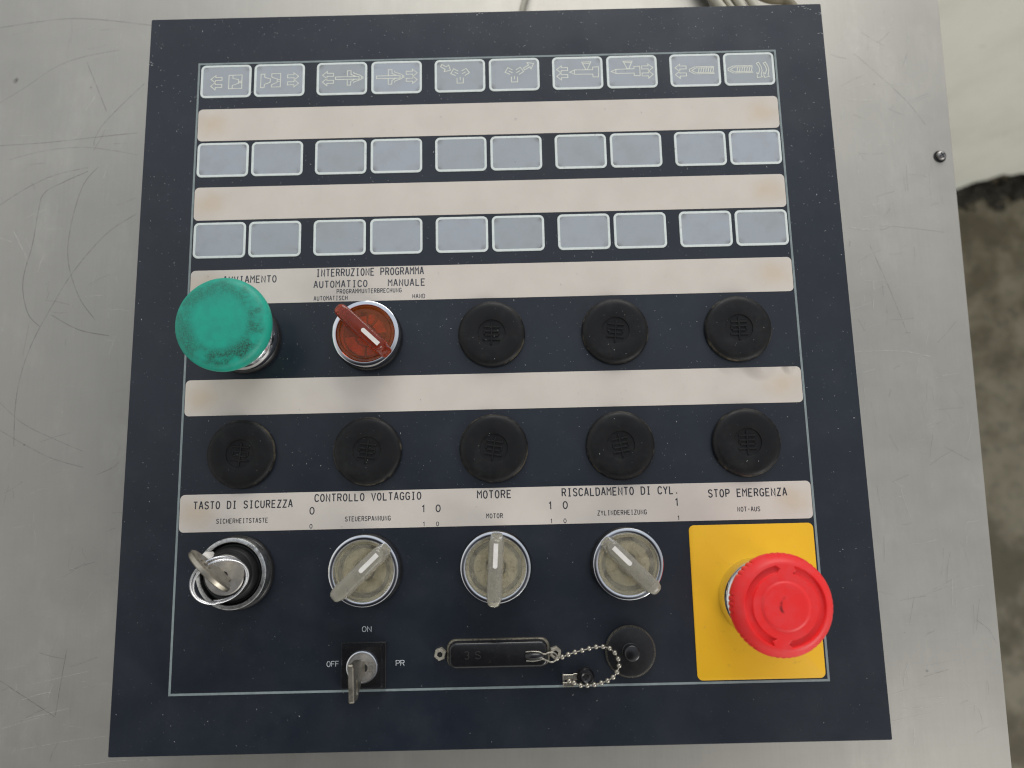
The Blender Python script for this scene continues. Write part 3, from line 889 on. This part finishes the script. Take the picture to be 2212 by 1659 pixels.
ICON_LABEL = ['key with a pictogram of a closed mould and arrows', 'key with a pictogram of an opening mould and arrows', 'key with a pictogram of an ejector and backward arrows', 'key with a pictogram of an ejector and forward arrows',
              'key with three clamps and one arrow pointing in', 'key with three clamps and one arrow pointing out', 'key with a hopper barrel and arrows at its nozzle', 'key with a hopper barrel and arrows at its rear',
              'key with a feed screw and straight arrows', 'key with a feed screw and curved arrows']
pad_proto = MB().rr(0, 0, KW - 2.0, 17.2 - 2.0, 1.2, 0.0, 0.16, 0.08)
pad0 = pad_proto.build('membrane_key', M['pad'], panel, smooth=0)
MB().rrframe(0, 0, KW, 17.2, 2.4, 1.12, 0.0, 0.30, 0.14).build('key_outline', M['keyline'], pad0)
first = True
top_keys = []
for ri, (cy, hh) in enumerate(KR):
    for ki, x in enumerate(KX):
        cx = x + KW / 2
        o = pad0 if first else copy_tree(pad0, panel)
        first = False
        o.location = Vector(P(cx, cy)) * MM
        o.scale = (1, hh / 17.2, 1)
        if ri == 0:
            top_keys.append(o)
for ki, o in enumerate(top_keys):
    cx, cy = KX[ki] + KW / 2, KR[0][0]
    mb = MB()
    for j, (pts, closed) in enumerate(ICON[ki]):
        mb.ribbon([(px - cx, py - cy) for px, py in pts], W_, 0.19 + 0.004 * j, bool(closed))
    mb.build('pictogram', M['icon'], o, smooth=0)
    o['label'] = ICON_LABEL[ki]

# ---- yellow plate
MB().rr(0, 0, 54.2, 64.6, 2.3, 0.0, 0.35, 0.12).build('legend_plate', M['yellow'], panel, loc=P(251.2, 33.8), smooth=30)

# ---- blanking plugs
COLX = [27.9, 83.85, 139.8, 195.8, 251.6]
plug_prof = [(14.6, 0.0), (15.15, 0.6), (15.2, 1.3), (14.95, 2.1), (14.35, 2.75), (13.4, 3.15), (12.2, 3.32), (6.45, 3.4), (6.25, 3.36), (6.1, 2.92), (5.85, 2.88), (0, 2.88)]
plug0 = MB().lathe(plug_prof, 96).build('blanking_plug', M['rubber'], panel, smooth=50)
em = MB()
em.box(-0.34, 0.34, -5.3, 4.9, 2.5, 3.40, 0.1)
for y, a, b in ((2.9, -3.7, 3.7), (0.9, -3.5, 3.5), (-1.0, -3.0, 3.0), (-2.9, -3.9, 3.9)):
    em.box(a, -0.34, y - 0.34, y + 0.34, 2.5, 3.36, 0.1); em.box(0.34, b, y - 0.34, y + 0.34, 2.5, 3.40, 0.1)
for sx in (-1, 1):
    em.box(sx * 3.35 - 0.32, sx * 3.35 + 0.32, -0.64, 0.54, 2.5, 3.36, 0.1)
em.build('emblem', M['rubber'], plug0, smooth=0)
spots = [(COLX[2], 153.6), (COLX[3], 153.5), (COLX[4], 153.4)] + [(x, 101.7) for x in COLX]
for i, (x, y) in enumerate(spots):
    o = plug0 if i == 0 else copy_tree(plug0, panel)
    o.location = Vector(P(x, y)) * MM
    o.rotation_euler = (0, 0, rad(random.uniform(-12, 14)))


# ---- selector switches
def lever_mesh():
    mb = MB()
    # cross-sections along the grip: x position, half width low, half width top, z top
    secs = [(-15.6, 0.9, 0.8, 15.6), (-15.35, 1.6, 1.5, 16.2), (-14.6, 2.4, 2.2, 16.8), (-13.4, 2.95, 2.6, 17.1), (-12, 3.2, 2.75, 17.3), (-10, 3.3, 2.8, 17.6), (0, 3.3, 2.8, 17.6), (9.6, 3.3, 2.75, 17.6), (11.0, 3.1, 2.3, 17.5), (11.9, 2.9, 1.6, 17.2), (12.3, 2.8, 1.1, 16.6), (12.5, 2.75, 1.5, 13.5), (13.3, 2.6, 1.8, 11.0), (14.2, 2.2, 1.4, 10.0), (14.6, 1.5, 0.9, 9.6)]
    loops = []
    for x, a, b, z in secs:
        zb = 8.6 if x > -13.2 else 10.2
        loops.append([(x, -a, zb), (x, -a * 0.96, zb + (z - zb) * 0.5), (x, -b * 1.05, z - 0.55), (x, -b * 0.8, z), (x, b * 0.8, z), (x, b * 1.05, z - 0.55), (x, a * 0.96, zb + (z - zb) * 0.5), (x, a, zb)])
    return mb.loft(loops)


def pointer_mesh():
    # inlay with one round end, one square end
    pts = [(10.2, -0.95), (10.2, 0.95), (1.0, 0.95)] + [(1.0 + 0.95 * math.cos(rad(a)), 0.95 * math.sin(rad(a))) for a in range(105, 256, 15)] + [(1.0, -0.95)]
    mb = MB()
    mb.loft([[(x, y, 17.3) for x, y in pts], [(x, y, 17.72) for x, y in pts]])
    return mb


bez_flat = [(14.2, 2.5), (14.95, 2.7), (15.0, 8.4), (14.85, 8.9), (14.5, 9.1), (13.2, 9.1), (13.0, 8.95), (12.95, 7.0)]
bez_cone = [(14.2, 2.5), (14.9, 2.7), (15.0, 8.3), (14.97, 8.55), (14.8, 8.9), (14.5, 9.05), (13.15, 9.08), (12.9, 8.95), (12.85, 6.8)]


def selector(clear=True):
    s = empty('selector_switch', panel)
    MB().lathe([(0, 0.05), (15.5, 0.05), (15.55, 0.9), (15.35, 2.2), (15.0, 2.8), (12, 2.8)], 96).build('gasket', M['black'], s)
    MB().lathe(bez_cone if clear else bez_flat, 96).build('bezel', M['chrome'], s, smooth=30)
    # lamp chamber seen through the lens
    ch = MB()
    ch.cur = 1
    ch.lathe([(12.8, 6.2), (11.6, 5.0), (11.2, 3.8), (0, 3.8)], 64)
    ch.cur = 0
    if clear:
        ch.lathe([(12.5, 6.6), (11.9, 6.7), (11.3, 6.0)], 64)
        ch.lathe([(9.6, 4.0), (9.2, 5.2), (7.0, 5.6), (4.6, 5.0), (4.2, 4.0)], 64)
        arcs = ((2.6, 3.6, 0, 360, 5.2),)
    else:
        arcs = ((5.6, 9.6, 188, 262, 5.4), (5.6, 9.4, 272, 300, 5.4), (1.6, 4.6, 200, 320, 5.0), (4.6, 8.6, 8, 52, 5.4), (5.2, 9.2, 66, 84, 5.4), (5.0, 8.6, 92, 112, 5.2), (10.6, 11.4, 150, 215, 5.8))  # orange arcs paint the glow patches seen inside the amber lens
    for r0, r1, a0, a1, z in arcs:
        m_ = max(4, int((a1 - a0) / 6))
        q0 = [(r0 * math.cos(rad(a0 + (a1 - a0) * t / m_)), r0 * math.sin(rad(a0 + (a1 - a0) * t / m_))) for t in range(m_ + 1)]
        q1 = [(r1 * math.cos(rad(a0 + (a1 - a0) * t / m_)), r1 * math.sin(rad(a0 + (a1 - a0) * t / m_))) for t in range(m_ + 1)]
        vv = [(x, y, z) for x, y in q0 + q1] + [(x, y, 3.7) for x, y in q0 + q1]
        n_ = m_ + 1
        ff = [(t, n_ + t, n_ + t + 1, t + 1) for t in range(m_)]
        ff += [(t, t + 1, 2 * n_ + t + 1, 2 * n_ + t) for t in range(m_)] + [(n_ + t + 1, n_ + t, 3 * n_ + t, 3 * n_ + t + 1) for t in range(m_)]
        ff += [(0, 2 * n_, 3 * n_, n_), (n_ - 1, 2 * n_ - 1, 4 * n_ - 1, 3 * n_ - 1)]
        ch.add(vv, ff)
    ch.build('lamp_chamber', [M['inner'], M['inner_dark']] if clear else [M['amber_glow'], M['amber_dark']], s)
    MB().lathe([(0, 7.3), (12.2, 7.3), (12.85, 7.5), (12.88, 8.7), (12.5, 9.0), (11.7, 8.95), (11.3, 8.6), (0, 8.45)], 96).build('lens', M['clear'] if clear else M['amber'], s)
    lv = lever_mesh().build('lever', M['lever'] if clear else M['amber_lever'], s, smooth=50)
    pointer_mesh().build('pointer', M['white'], s, smooth=0)
    return s


def turn(s, ang):
    for c in s.children:
        if c.name.split('.')[0] in ('lever', 'pointer'):
            c.rotation_euler = (0, 0, rad(ang))


s_am = selector(False)
s_am.location = Vector(P(COLX[1], 153.5)) * MM
turn(s_am, -43.5)
tag(s_am, 'amber selector switch with a white pointer')
s0 = selector(True)
s1 = copy_tree(s0, panel); s2 = copy_tree(s0, panel)
for s, x, y, a, lb in ((s0, COLX[1], 50.4, 43.5, 'clear selector switch under the voltage legend, turned up to the one'), (s1, COLX[2], 50.6, 86.5, 'clear selector switch under the motor legend, standing upright'),
                       (s2, COLX[3] + 0.2, 50.8, 134.5, 'clear selector switch under the heating legend, turned to the zero')):
    s.location = Vector(P(x, y)) * MM
    turn(s, a)
    tag(s, lb)

# ---- green start button
gb = tag(empty('push_button', panel, P(COLX[0] + 0.1, 154.0)), 'green mushroom push button smudged with dark grime')
MB().lathe([(0, 0.05), (16.0, 0.05), (16.0, 1.0), (15.8, 2.6), (15.2, 3.2), (12, 3.2)], 96).build('gasket', M['black'], gb)
MB().lathe([(14.6, 3.0), (15.2, 3.3), (15.3, 6.0), (15.0, 7.0), (13.6, 9.6), (12.9, 10.2), (12.4, 9)], 96).build('bezel', M['chrome'], gb, smooth=30)
MB().lathe([(0, 9.0), (12.2, 9.0), (12.2, 17.5), (14.5, 20.5), (17.6, 22.8), (19.3, 24.3), (19.9, 26.2), (20.05, 28.2), (19.85, 29.8), (19.2, 31.1), (18.1, 32.0), (16.4, 32.6), (13.5, 33.05), (9, 33.4), (4.5, 33.6), (0, 33.65)], 128).build('mushroom_head', M['green'], gb, smooth=45)

# ---- emergency stop
es = tag(empty('emergency_stop', panel, P(251.5, 35.3)), 'red emergency stop button on a yellow plate')
MB().lathe([(0, 0.4), (16.4, 0.4), (16.6, 1.5), (16.6, 8.2), (16.3, 10.2), (15.5, 11.6), (14.2, 12.4), (12.6, 12.6), (12.4, 11)], 96).build('bezel', M['chrome'], es, smooth=40)
MB().lathe([(12.2, 11.0), (11.4, 13.0), (11.4, 20.0), (13.0, 26.0)], 72).build('stem', M['red'], es)


def sstep(a, b, x):
    t = max(0.0, min(1.0, (x - a) / (b - a))); return t * t * (3 - 2 * t)


def estop_mesh():
    prof = [(0, 38.5), (8.6, 38.42), (9.1, 38.15), (9.5, 37.85), (12.2, 37.75), (15.9, 37.55), (16.8, 37.2), (17.8, 36.4), (18.8, 35.2), (19.5, 34.0), (19.95, 32.4)]

    def zr(r):
        for (r0, z0), (r1, z1) in zip(prof, prof[1:]):
            if r <= r1:
                return z0 + (z1 - z0) * (r - r0) / (r1 - r0)
        return prof[-1][1]
    NA = 400
    radii = [0.0, 2, 4, 6, 7.5, 8.4, 8.7, 9.0, 9.25, 9.5, 9.8, 10.6, 11.4, 12.0] + [12.2 + 0.15 * i for i in range(27)] + [16.4, 16.8, 17.2, 17.6, 18.0, 18.4, 18.8, 19.2, 19.5, 19.75, 19.95]
    vs, rows = [], []

    def recess(r, th):
        d = 0.0
        u = (r - 14.1) / 1.6                      # -1..1 across the arrow band
        band = sstep(12.5, 12.85, r) * (1 - sstep(15.35, 15.7, r))
        if band <= 0:
            return 0.0
        for a0, a1, tip0, tip1 in ((97.0, 250.0, 6.0, -5.0), (273.0, 434.0, 6.0, -5.0)):
            t = th % 360
            for tt in (t, t + 360):
                lo = a0 - tip0 * (1 - abs(u)) + 3
                hi = a1 + tip1 * (1 - abs(u)) + 1
                k = sstep(lo, lo + 1.6, tt) * (1 - sstep(hi - 1.6, hi, tt))
                d = max(d, k)
        return band * d

    def knurl(th):
        t = (th - 88.0) % 45.0
        t = t if t < 22.5 else t - 45
        if abs(t) > 13.2:
            return 0.0
        return 0.62 * (1 - abs(math.sin(math.pi * (t / 6.4 + 0.5)))) ** 2
    for r in radii:
        if r == 0:
            rows.append([0]); vs.append((0, 0, 38.5)); continue
        row = []
        for i in range(NA):
            th = 360.0 * i / NA
            z = zr(r) - 1.25 * recess(r, th)
            rr_ = r - knurl(th) * sstep(19.2, 19.9, r)
            row.append(len(vs)); vs.append((rr_ * math.cos(rad(th)), rr_ * math.sin(rad(th)), z))
        rows.append(row)
    for r, z, kk in ((20.0, 31.0, 1.0), (19.9, 29.6, 0.9), (19.0, 28.2, 0.3), (16.5, 27.0, 0.0), (12.6, 26.0, 0.0)):
        row = []
        for i in range(NA):
            th = 360.0 * i / NA
            rr_ = r - knurl(th) * kk
            row.append(len(vs)); vs.append((rr_ * math.cos(rad(th)), rr_ * math.sin(rad(th)), z))
        rows.append(row)
    fs = []
    for a, b in zip(rows, rows[1:]):
        for i in range(NA):
            j = (i + 1) % NA
            fs.append((a[0], b[i], b[j]) if len(a) == 1 else (a[i], b[i], b[j], a[j]))
    return MB().add(vs, fs)


estop_mesh().build('mushroom_head', M['red'], es, smooth=60)

# ---- key switch
ks = tag(empty('key_switch', panel, P(COLX[0], 50.5)), 'black key switch with a worn silver rim')
MB().lathe([(0, 0.05), (15.9, 0.05), (15.95, 1.0), (15.6, 2.3), (15.0, 2.8), (12, 2.8)], 96).build('gasket', M['black'], ks)
MB().lathe([(14.2, 2.5), (14.9, 2.7), (15.0, 8.2), (14.85, 8.8), (14.5, 9.0), (13.2, 9.0), (13.0, 8.8), (12.9, 5.0)], 96).build('bezel', M['worn'], ks, smooth=30)
MB().lathe([(12.9, 6.5), (12.2, 7.4), (11.6, 7.5), (11.3, 9.2), (10.7, 11.0), (10.2, 11.6), (9.9, 11.8), (9.5, 14.4), (8.7, 15.9), (8.2, 16.3)], 96).build('sleeve', M['rubber'], ks, smooth=40)
MB().lathe([(8.25, 14.0), (8.25, 16.4), (7.95, 16.75), (0, 16.8)], 72).build('lock_cylinder', M['lockface'], ks)
kd = MB().box(-3.4, 3.4, -0.55, 0.55, 16.0, 16.86).lathe([(0, 16.9), (1.5, 16.9), (1.6, 16.0)], 24)
kd.build('keyway', M['hole'], ks, smooth=0, rz=rad(-45))
tab = MB().rr(0, 0, 3.6, 1.9, 0.5, 9.0, 17.6, 0.3)
tab.build('index_mark', M['white'], ks, loc=(-7.6, 7.6, 0), rz=rad(-50))

# ---- small key lock
kl = tag(empty('key_lock', panel, P(82.9, 10.9)), 'small key lock in a square black housing')
MB().box(-9.5, 9.5, -9.4, 9.5, 0.02, 1.8, 0.25).build('lock_base', M['black'], kl, smooth=0)
MB().loft([rrect(-0.1, 0.1, 17.6, 17.8, 0.5, 1.7), rrect(-0.1, 0.1, 17.2, 17.4, 0.5, 4.5), rrect(-0.1, 0.1, 16.2, 16.4, 0.4, 5.3)]).build('lock_housing', M['gloss'], kl)
MB().lathe([(6.75, 5.0), (6.75, 6.4), (6.45, 7.0), (6.05, 7.1), (5.85, 6.8), (5.8, 5.2)], 72, (0.3, 0.2)).build('lock_rim', M['chrome'], kl)
MB().lathe([(0, 6.55), (5.82, 6.5), (5.82, 5.2)], 64, (0.3, 0.2)).build('lock_cylinder', M['lockface'], kl)
MB().lathe([(0, 6.66), (1.7, 6.64), (1.75, 6.0)], 24, (1.0, -0.2)).build('keyway', M['hole'], kl)
eng = MB()
write(eng, '351', 0, 0, 5.2, 2.1, 6.62, 0.2)
eng.move(Matrix.Translation((4.8, -2.7, 0)) @ Matrix.Rotation(rad(88), 4, 'Z'))
eng.build('engraving', M['nickel'], kl, smooth=0)

# ---- connector shell, standoffs, socket cap, chain bracket
MB().rr(0, 0, 43.6, 11.4, 3.6, 0.02, 2.6, 0.5).build('connector_shell', M['dirty'], panel, loc=P(140.1, 15.0))


def hexagon(r, rot=0):
    return [(r * math.cos(rad(60 * i + rot)), r * math.sin(rad(60 * i + rot))) for i in range(6)]


nut0 = None
for i, (x, y) in enumerate(((115.5, 15.0), (164.2, 14.5))):
    if i == 0:
        nb = MB().loft([[(px, py, 0.02) for px, py in hexagon(2.6, 18)], [(px, py, 3.7) for px, py in hexagon(2.6, 18)], [(px, py, 4.1) for px, py in hexagon(2.25, 18)], [(px, py, 4.1) for px, py in hexagon(1.25, 18)], [(px, py, 1.0) for px, py in hexagon(1.15, 18)]], True, True)
        nut0 = nb.build('hex_standoff', M['nut'], panel, loc=P(x, y), smooth=25)
        MB().lathe([(0, 3.5), (1.15, 3.5)], 20).build('threaded_hole', M['hole'], nut0)
    else:
        o = copy_tree(nut0, panel, P(x, y), rad(180))

capm = MB()
NT_ = 96
prof_k = [(0, 3.2), (9.2, 3.2), (9.9, 3.0), (10.45, 2.5), (10.6, 1.6), (10.6, 0.04)]
vs, rows = [], []
for r, z in prof_k:
    if r == 0:
        rows.append([0]); vs.append((0, 0, z)); continue
    row = []
    for i in range(NT_ * 2):
        a = math.pi * i / NT_
        rr_ = r - (0.28 if (i % 2 and r > 10.3) else 0.0)
        row.append(len(vs)); vs.append((rr_ * math.cos(a), rr_ * math.sin(a), z))
    rows.append(row)
fs = []
for a, b in zip(rows, rows[1:]):
    for i in range(NT_ * 2):
        j = (i + 1) % (NT_ * 2)
        fs.append((a[0], b[i], b[j]) if len(a) == 1 else (a[i], b[i], b[j], a[j]))
capm.add(vs, fs)
sc = capm.build('socket_cap', M['black'], panel, loc=P(196.0, 14.3), smooth=25)
kn = MB()
for i in range(NT_):
    a0 = 2 * math.pi * (i + 0.28) / NT_; a1 = 2 * math.pi * (i + 0.72) / NT_
    q = [(r * math.cos(a), r * math.sin(a), z) for r, z in ((9.95, 3.03), (10.72, 2.2)) for a in (a0, a1)]
    q += [(x, y, z - 0.5) for x, y, z in q]
    kn.add(q, [(0, 2, 3, 1), (4, 5, 7, 6), (0, 1, 5, 4), (2, 6, 7, 3), (0, 4, 6, 2), (1, 3, 7, 5)])
kn.build('knurled_rim', M['dirty'], sc, smooth=0)  # pale teeth paint a highlight, along with dust, around the black cap
MB().lathe([(0, 8.2), (2.7, 8.15), (3.15, 7.8), (3.3, 7.2), (3.4, 3.3), (3.9, 3.1)], 48).build('grip_stud', M['gloss'], sc)

br = empty('chain_bracket', panel, P(172.0, 3.2))
tb = MB()
for y0, y1 in ((0.35, 2.5), (-2.5, -0.65)):
    tb.box(-5.0, -0.3, y0, y1, 2.2, 3.0, 0.25)
tb.box(-5.0, -4.2, -2.4, 2.4, 0.05, 2.2)
tb.box(-0.4, 5.0, -0.1, 2.6, 0.8, 1.6, 0.2)
tb.build('clamp_tab', M['nickel'], br, smooth=0)
MB().lathe([(0, 3.0), (1.1, 3.05), (2.0, 3.7), (2.9, 3.6), (3.5, 2.9), (3.75, 1.8), (3.75, 0.05)], 48, (4.7, 1.3)).build('clamp_screw', M['gloss'], br)
MB().box(3.5, 5.9, 0.95, 1.7, 2.6, 3.25).box(4.3, 5.1, 0.1, 2.5, 2.6, 3.22).build('cross_slot', M['hole'], br, smooth=0)

# ================================================================== LOOSE THINGS ON THE PANEL
# rubber cover pushed over the connector
cc = tag(empty('connector_cover', loc=(140.1, 15.0, 2.6)), 'long black rubber dust cover over the connector beside the round cap', 'dust cover')
MB().loft([rrect(0, 0, 41.6, 10.7, 3.3, 0.0), rrect(0, 0, 41.6, 10.7, 3.3, 3.6), rrect(0, 0, 41.2, 10.3, 3.1, 4.6), rrect(0, 0, 40.2, 9.4, 2.7, 5.15), rrect(0, 0, 39.0, 8.2, 2.2, 5.3)]).build('cover_body', M['gloss'], cc, smooth=50)
emb = MB()
write(emb, '3', -13.9, -1.4, 1.9, 3.0, 5.34, 0.32); write(emb, 'S', -9.4, -1.4, 2.2, 3.0, 5.34, 0.32)
emb.build('embossed_lettering', M['emboss'], cc, smooth=0)
MB().tube([(12.4, -0.7, 4.9), (13.2, -0.7, 5.6), (15.5, -0.7, 5.9), (17.2, -0.7, 5.6), (18.0, -0.7, 4.9)], 1.6, 16).build('strap_lug', M['gloss'], cc)
wire = smooth_path([(11.6, 1.0, 5.6), (14.5, 1.15, 6.2), (17.3, 0.85, 6.1), (19.2, 0.0, 6.0), (21.0, 0.55, 5.9), (23.2, 0.5, 5.6), (24.5, -0.8, 5.4), (23.9, -2.5, 5.4), (22.3, -3.3, 5.5), (20.4, -2.6, 5.8), (18.6, -1.9, 6.0), (17.0, -2.2, 6.1), (14.5, -2.55, 6.2), (11.8, -2.5, 5.6)], 6)
MB().tube(wire, 0.34, 10).build('wire_clip', M['nickel'], cc)

# ball chain
BEADS = [(164.6, 13.0), (166.85, 13.45), (169.42, 14.37), (172.24, 15.23), (175.29, 15.82), (178.29, 16.5), (181.2, 17.04), (184.13, 17.02), (186.94, 16.26), (189.03, 14.4), (190.32, 11.9), (190.61, 9.16), (189.65, 6.6), (187.92, 4.57), (185.57, 3.24), (182.91, 2.38), (180.0, 1.76), (177.03, 1.48), (174.27, 1.54), (171.54, 2.63), (169.6, 3.4)]
chain = tag(empty('ball_chain', loc=(178, 9, 0)), 'silver ball chain looping from the black rubber cover to its clamp', 'chain')
zs = []
for i, (x, y) in enumerate(BEADS):
    t = i / (len(BEADS) - 1)
    z = 7.2 * (1 - t) ** 2 + 4.5 * (1 - (1 - t) ** 2)
    zs.append(z)
bead0 = None
for i, (x, y) in enumerate(BEADS):
    if bead0 is None:
        bead0 = MB().ball((0, 0, 0), 1.06, 20, 14).build('bead', M['nickel'], chain, loc=(x - 178, y - 9, zs[i]), smooth=180)
    else:
        o = bead0.copy(); col.objects.link(o); o.parent = chain
        o.location = Vector((x - 178, y - 9, zs[i])) * MM
MB().tube([(x - 178, y - 9, z) for (x, y), z in zip(BEADS, zs)], 0.26, 8).build('link_wire', M['nickel'], chain)

# safety key: blade in the lock, round bow standing up
sk = tag(empty('safety_key', loc=(27.7, 50.8, 16.9)), 'metal key with a round bow standing in the silver-rimmed key switch', 'key')
bow = []
for i in range(40):
    a = 2 * math.pi * i / 40
    bow.append((10.9 * math.cos(a) * (1.0 if math.sin(a) > -0.3 else 0.98), 15.2 + 9.6 * math.sin(a)))
kb = MB()
hole_c, hole_r = (-2.0, 18.6), 2.6
hole = [(hole_c[0] + hole_r * math.cos(2 * math.pi * i / 40), hole_c[1] + hole_r * math.sin(2 * math.pi * i / 40)) for i in range(40)]
ctrb = (0, 15.2)
bev = lambda pts, k, c: [(c[0] + (x - c[0]) * k, c[1] + (y - c[1]) * k) for x, y in pts]
TH = 1.15
loops = []
for pts, y in ((hole, -TH), (bev(bow, 0.95, ctrb), -TH), (bow, -TH + 0.4), (bow, TH - 0.4), (bev(bow, 0.95, ctrb), TH), (hole, TH), (hole, -TH)):
    loops.append([(p[0], y, p[1]) for p in pts])
kb.loft(loops, False, False)
for x0, x1, z0, z1 in ((-3.6, 3.6, -0.2, 7.2),):
    kb.box(x0, x1, -0.9, 0.9, z0, z1)
lean = Matrix.Rotation(rad(-9), 4, 'X')
kb.move(Matrix.Rotation(rad(-45), 4, 'Z'))
kb.move(lean)
kb.build('key_bow', M['brass'], sk, smooth=40)

# split ring through the bow
ringc = Vector((29.2, 48.6, 23.0))
rp = []
for i in range(97):
    t = i / 96
    a = 2 * math.pi * 2 * t + rad(215)
    tilt = rad(52 - 12 * t)
    maj = rad(37 + 14 * t)
    R_ = 10.6
    u = Vector((math.cos(maj), math.sin(maj), 0)); v = Vector((-math.sin(maj) * math.cos(tilt), math.cos(maj) * math.cos(tilt), math.sin(tilt)))
    c = ringc + Vector((-1.7, 0.5, -0.2)) * (t * t)
    rp.append(c + u * R_ * math.cos(a) + v * R_ * math.sin(a))
base = Vector((20, 42, 14))
kr = MB().tube([tuple(p - base) for p in rp], 0.5, 12, flat=1.0)
o = kr.build('key_ring', M['ringwire'], None, loc=tuple(base), smooth=60)
tag(o, 'thin silver split ring hanging from the round-bowed key', 'key ring')

# small flat key
fk = tag(empty('small_key', loc=(83.6, 11.2, 6.7)), 'small flat metal key standing in the square black lock', 'key')
outl = [(4.6, 24.3), (-8.6, 24.3), (-9.1, 23.8), (-9.1, 17.0), (-3.0, 6.2), (-2.6, 0.0), (2.4, 0.0), (2.8, 4.6), (4.4, 8.0), (5.0, 12.0), (5.0, 23.9)]
k2 = MB()
slot = rrect(-4.2, 17.6, 6.2, 2.8, 1.3, 0)
n = len(slot)
# resample the outline to the slot's point count by angle
cx, cz = -3.4, 16.0


def ray_hit(a):
    d = (math.cos(a), math.sin(a)); best = None
    for i in range(len(outl)):
        (x1, z1), (x2, z2) = outl[i], outl[(i + 1) % len(outl)]
        ex, ez = x2 - x1, z2 - z1
        den = d[0] * ez - d[1] * ex
        if abs(den) < 1e-9:
            continue
        t = ((x1 - cx) * ez - (z1 - cz) * ex) / den
        s = ((x1 - cx) * d[1] - (z1 - cz) * d[0]) / den
        if t > 0 and -1e-6 <= s <= 1 + 1e-6 and (best is None or t > best):
            best = t
    return (cx + d[0] * best, cz + d[1] * best)


angs = sorted(set([math.atan2(z - cz, x - cx) for x, z in outl] + [2 * math.pi * i / 60 - math.pi for i in range(60)]))
oo = [ray_hit(a) for a in angs]
ss = [(-4.4 + 3.1 * math.cos(a), 17.8 + 1.4 * math.sin(a)) for a in angs]
T2 = 1.0
lp = []
for pts, y in ((ss, -T2), (bev(oo, 0.965, (cx, cz)), -T2), (oo, -T2 + 0.25), (oo, T2 - 0.25), (bev(oo, 0.965, (cx, cz)), T2), (ss, T2), (ss, -T2)):
    lp.append([(y, p[0], p[1]) for p in pts])
k2.loft(lp, False, False)
k2.move(Matrix.Rotation(rad(2.0), 4, 'Z'))
k2.build('key_bow', M['brass'], fk, smooth=35)

# pale flecks and lint lying on the panel
caps = [(x, y, 15.0) for x, y in spots]
blocked = [(COLX[1], 153.5, 16.5), (COLX[0], 153.5, 20), (COLX[0], 50.5, 16), (COLX[1], 50.4, 16), (COLX[2], 50.6, 16), (COLX[3], 50.8, 16), (251.5, 35.3, 20), (82.9, 10.9, 13), (196, 14.3, 11)]
dust = MB()


def fleck(x, y, z, ln, w, a):
    c, s = math.cos(a), math.sin(a)
    q = [(ln, 0, 0), (0, w, 0), (-ln, 0, 0), (0, -w, 0), (0, 0, w * 0.9)]
    dust.add([(x + px * c - py * s, y + px * s + py * c, z + pz) for px, py, pz in q], [(0, 1, 4), (1, 2, 4), (2, 3, 4), (3, 0, 4)])


cnt = 0
while cnt < 1500:
    x = random.uniform(-23, 303); y = random.uniform(-23, 315)
    dens = 0.28 + 0.72 * sstep(20, 250, y) + (0.5 if y > 268 else 0)
    if random.random() > dens / 1.5:
        continue
    if any((x - bx) ** 2 + (y - by) ** 2 < br_ * br_ for bx, by, br_ in blocked):
        continue
    z = 0.02
    on_pale = 0 < x < 280 and (any(abs(y - cy) < 8.6 for cy in STRIPS) or any(abs(y - cy) < 9 for cy, _ in KR))
    if on_pale:
        if random.random() < 0.75:
            continue
        z = 0.35
    for bx, by, br_ in caps:
        rr2 = (x - bx) ** 2 + (y - by) ** 2
        if rr2 < 15.4 ** 2:
            z = 3.42 if rr2 < 13 ** 2 else None
    if z is None:
        continue
    if 117 < x < 163 and 8 < y < 21:
        continue
    if 223 < x < 279 and 1 < y < 67:
        z = 0.37
    big = random.random() ** 3
    fleck(x, y, z, 0.09 + (0.34 + 0.30 * sstep(120, 280, y)) * big, 0.06 + 0.11 * big * random.random(), random.gauss(1.9, 0.9))
    cnt += 1
for x, y in ((297, 313.5), (293.5, 314.6), (302.5, 311), (303.2, 300), (136, 314.5), (-23.4, 292)):
    for _ in range(4):
        fleck(x + random.gauss(0, 1.2), y + random.gauss(0, 0.5), 0.02, random.uniform(0.3, 0.9), 0.14, random.uniform(-0.4, 0.4))
tag(dust.build('dust', M['fleck'], smooth=0), 'pale dust flecks scattered over the dark panel', 'dust', kind='stuff')
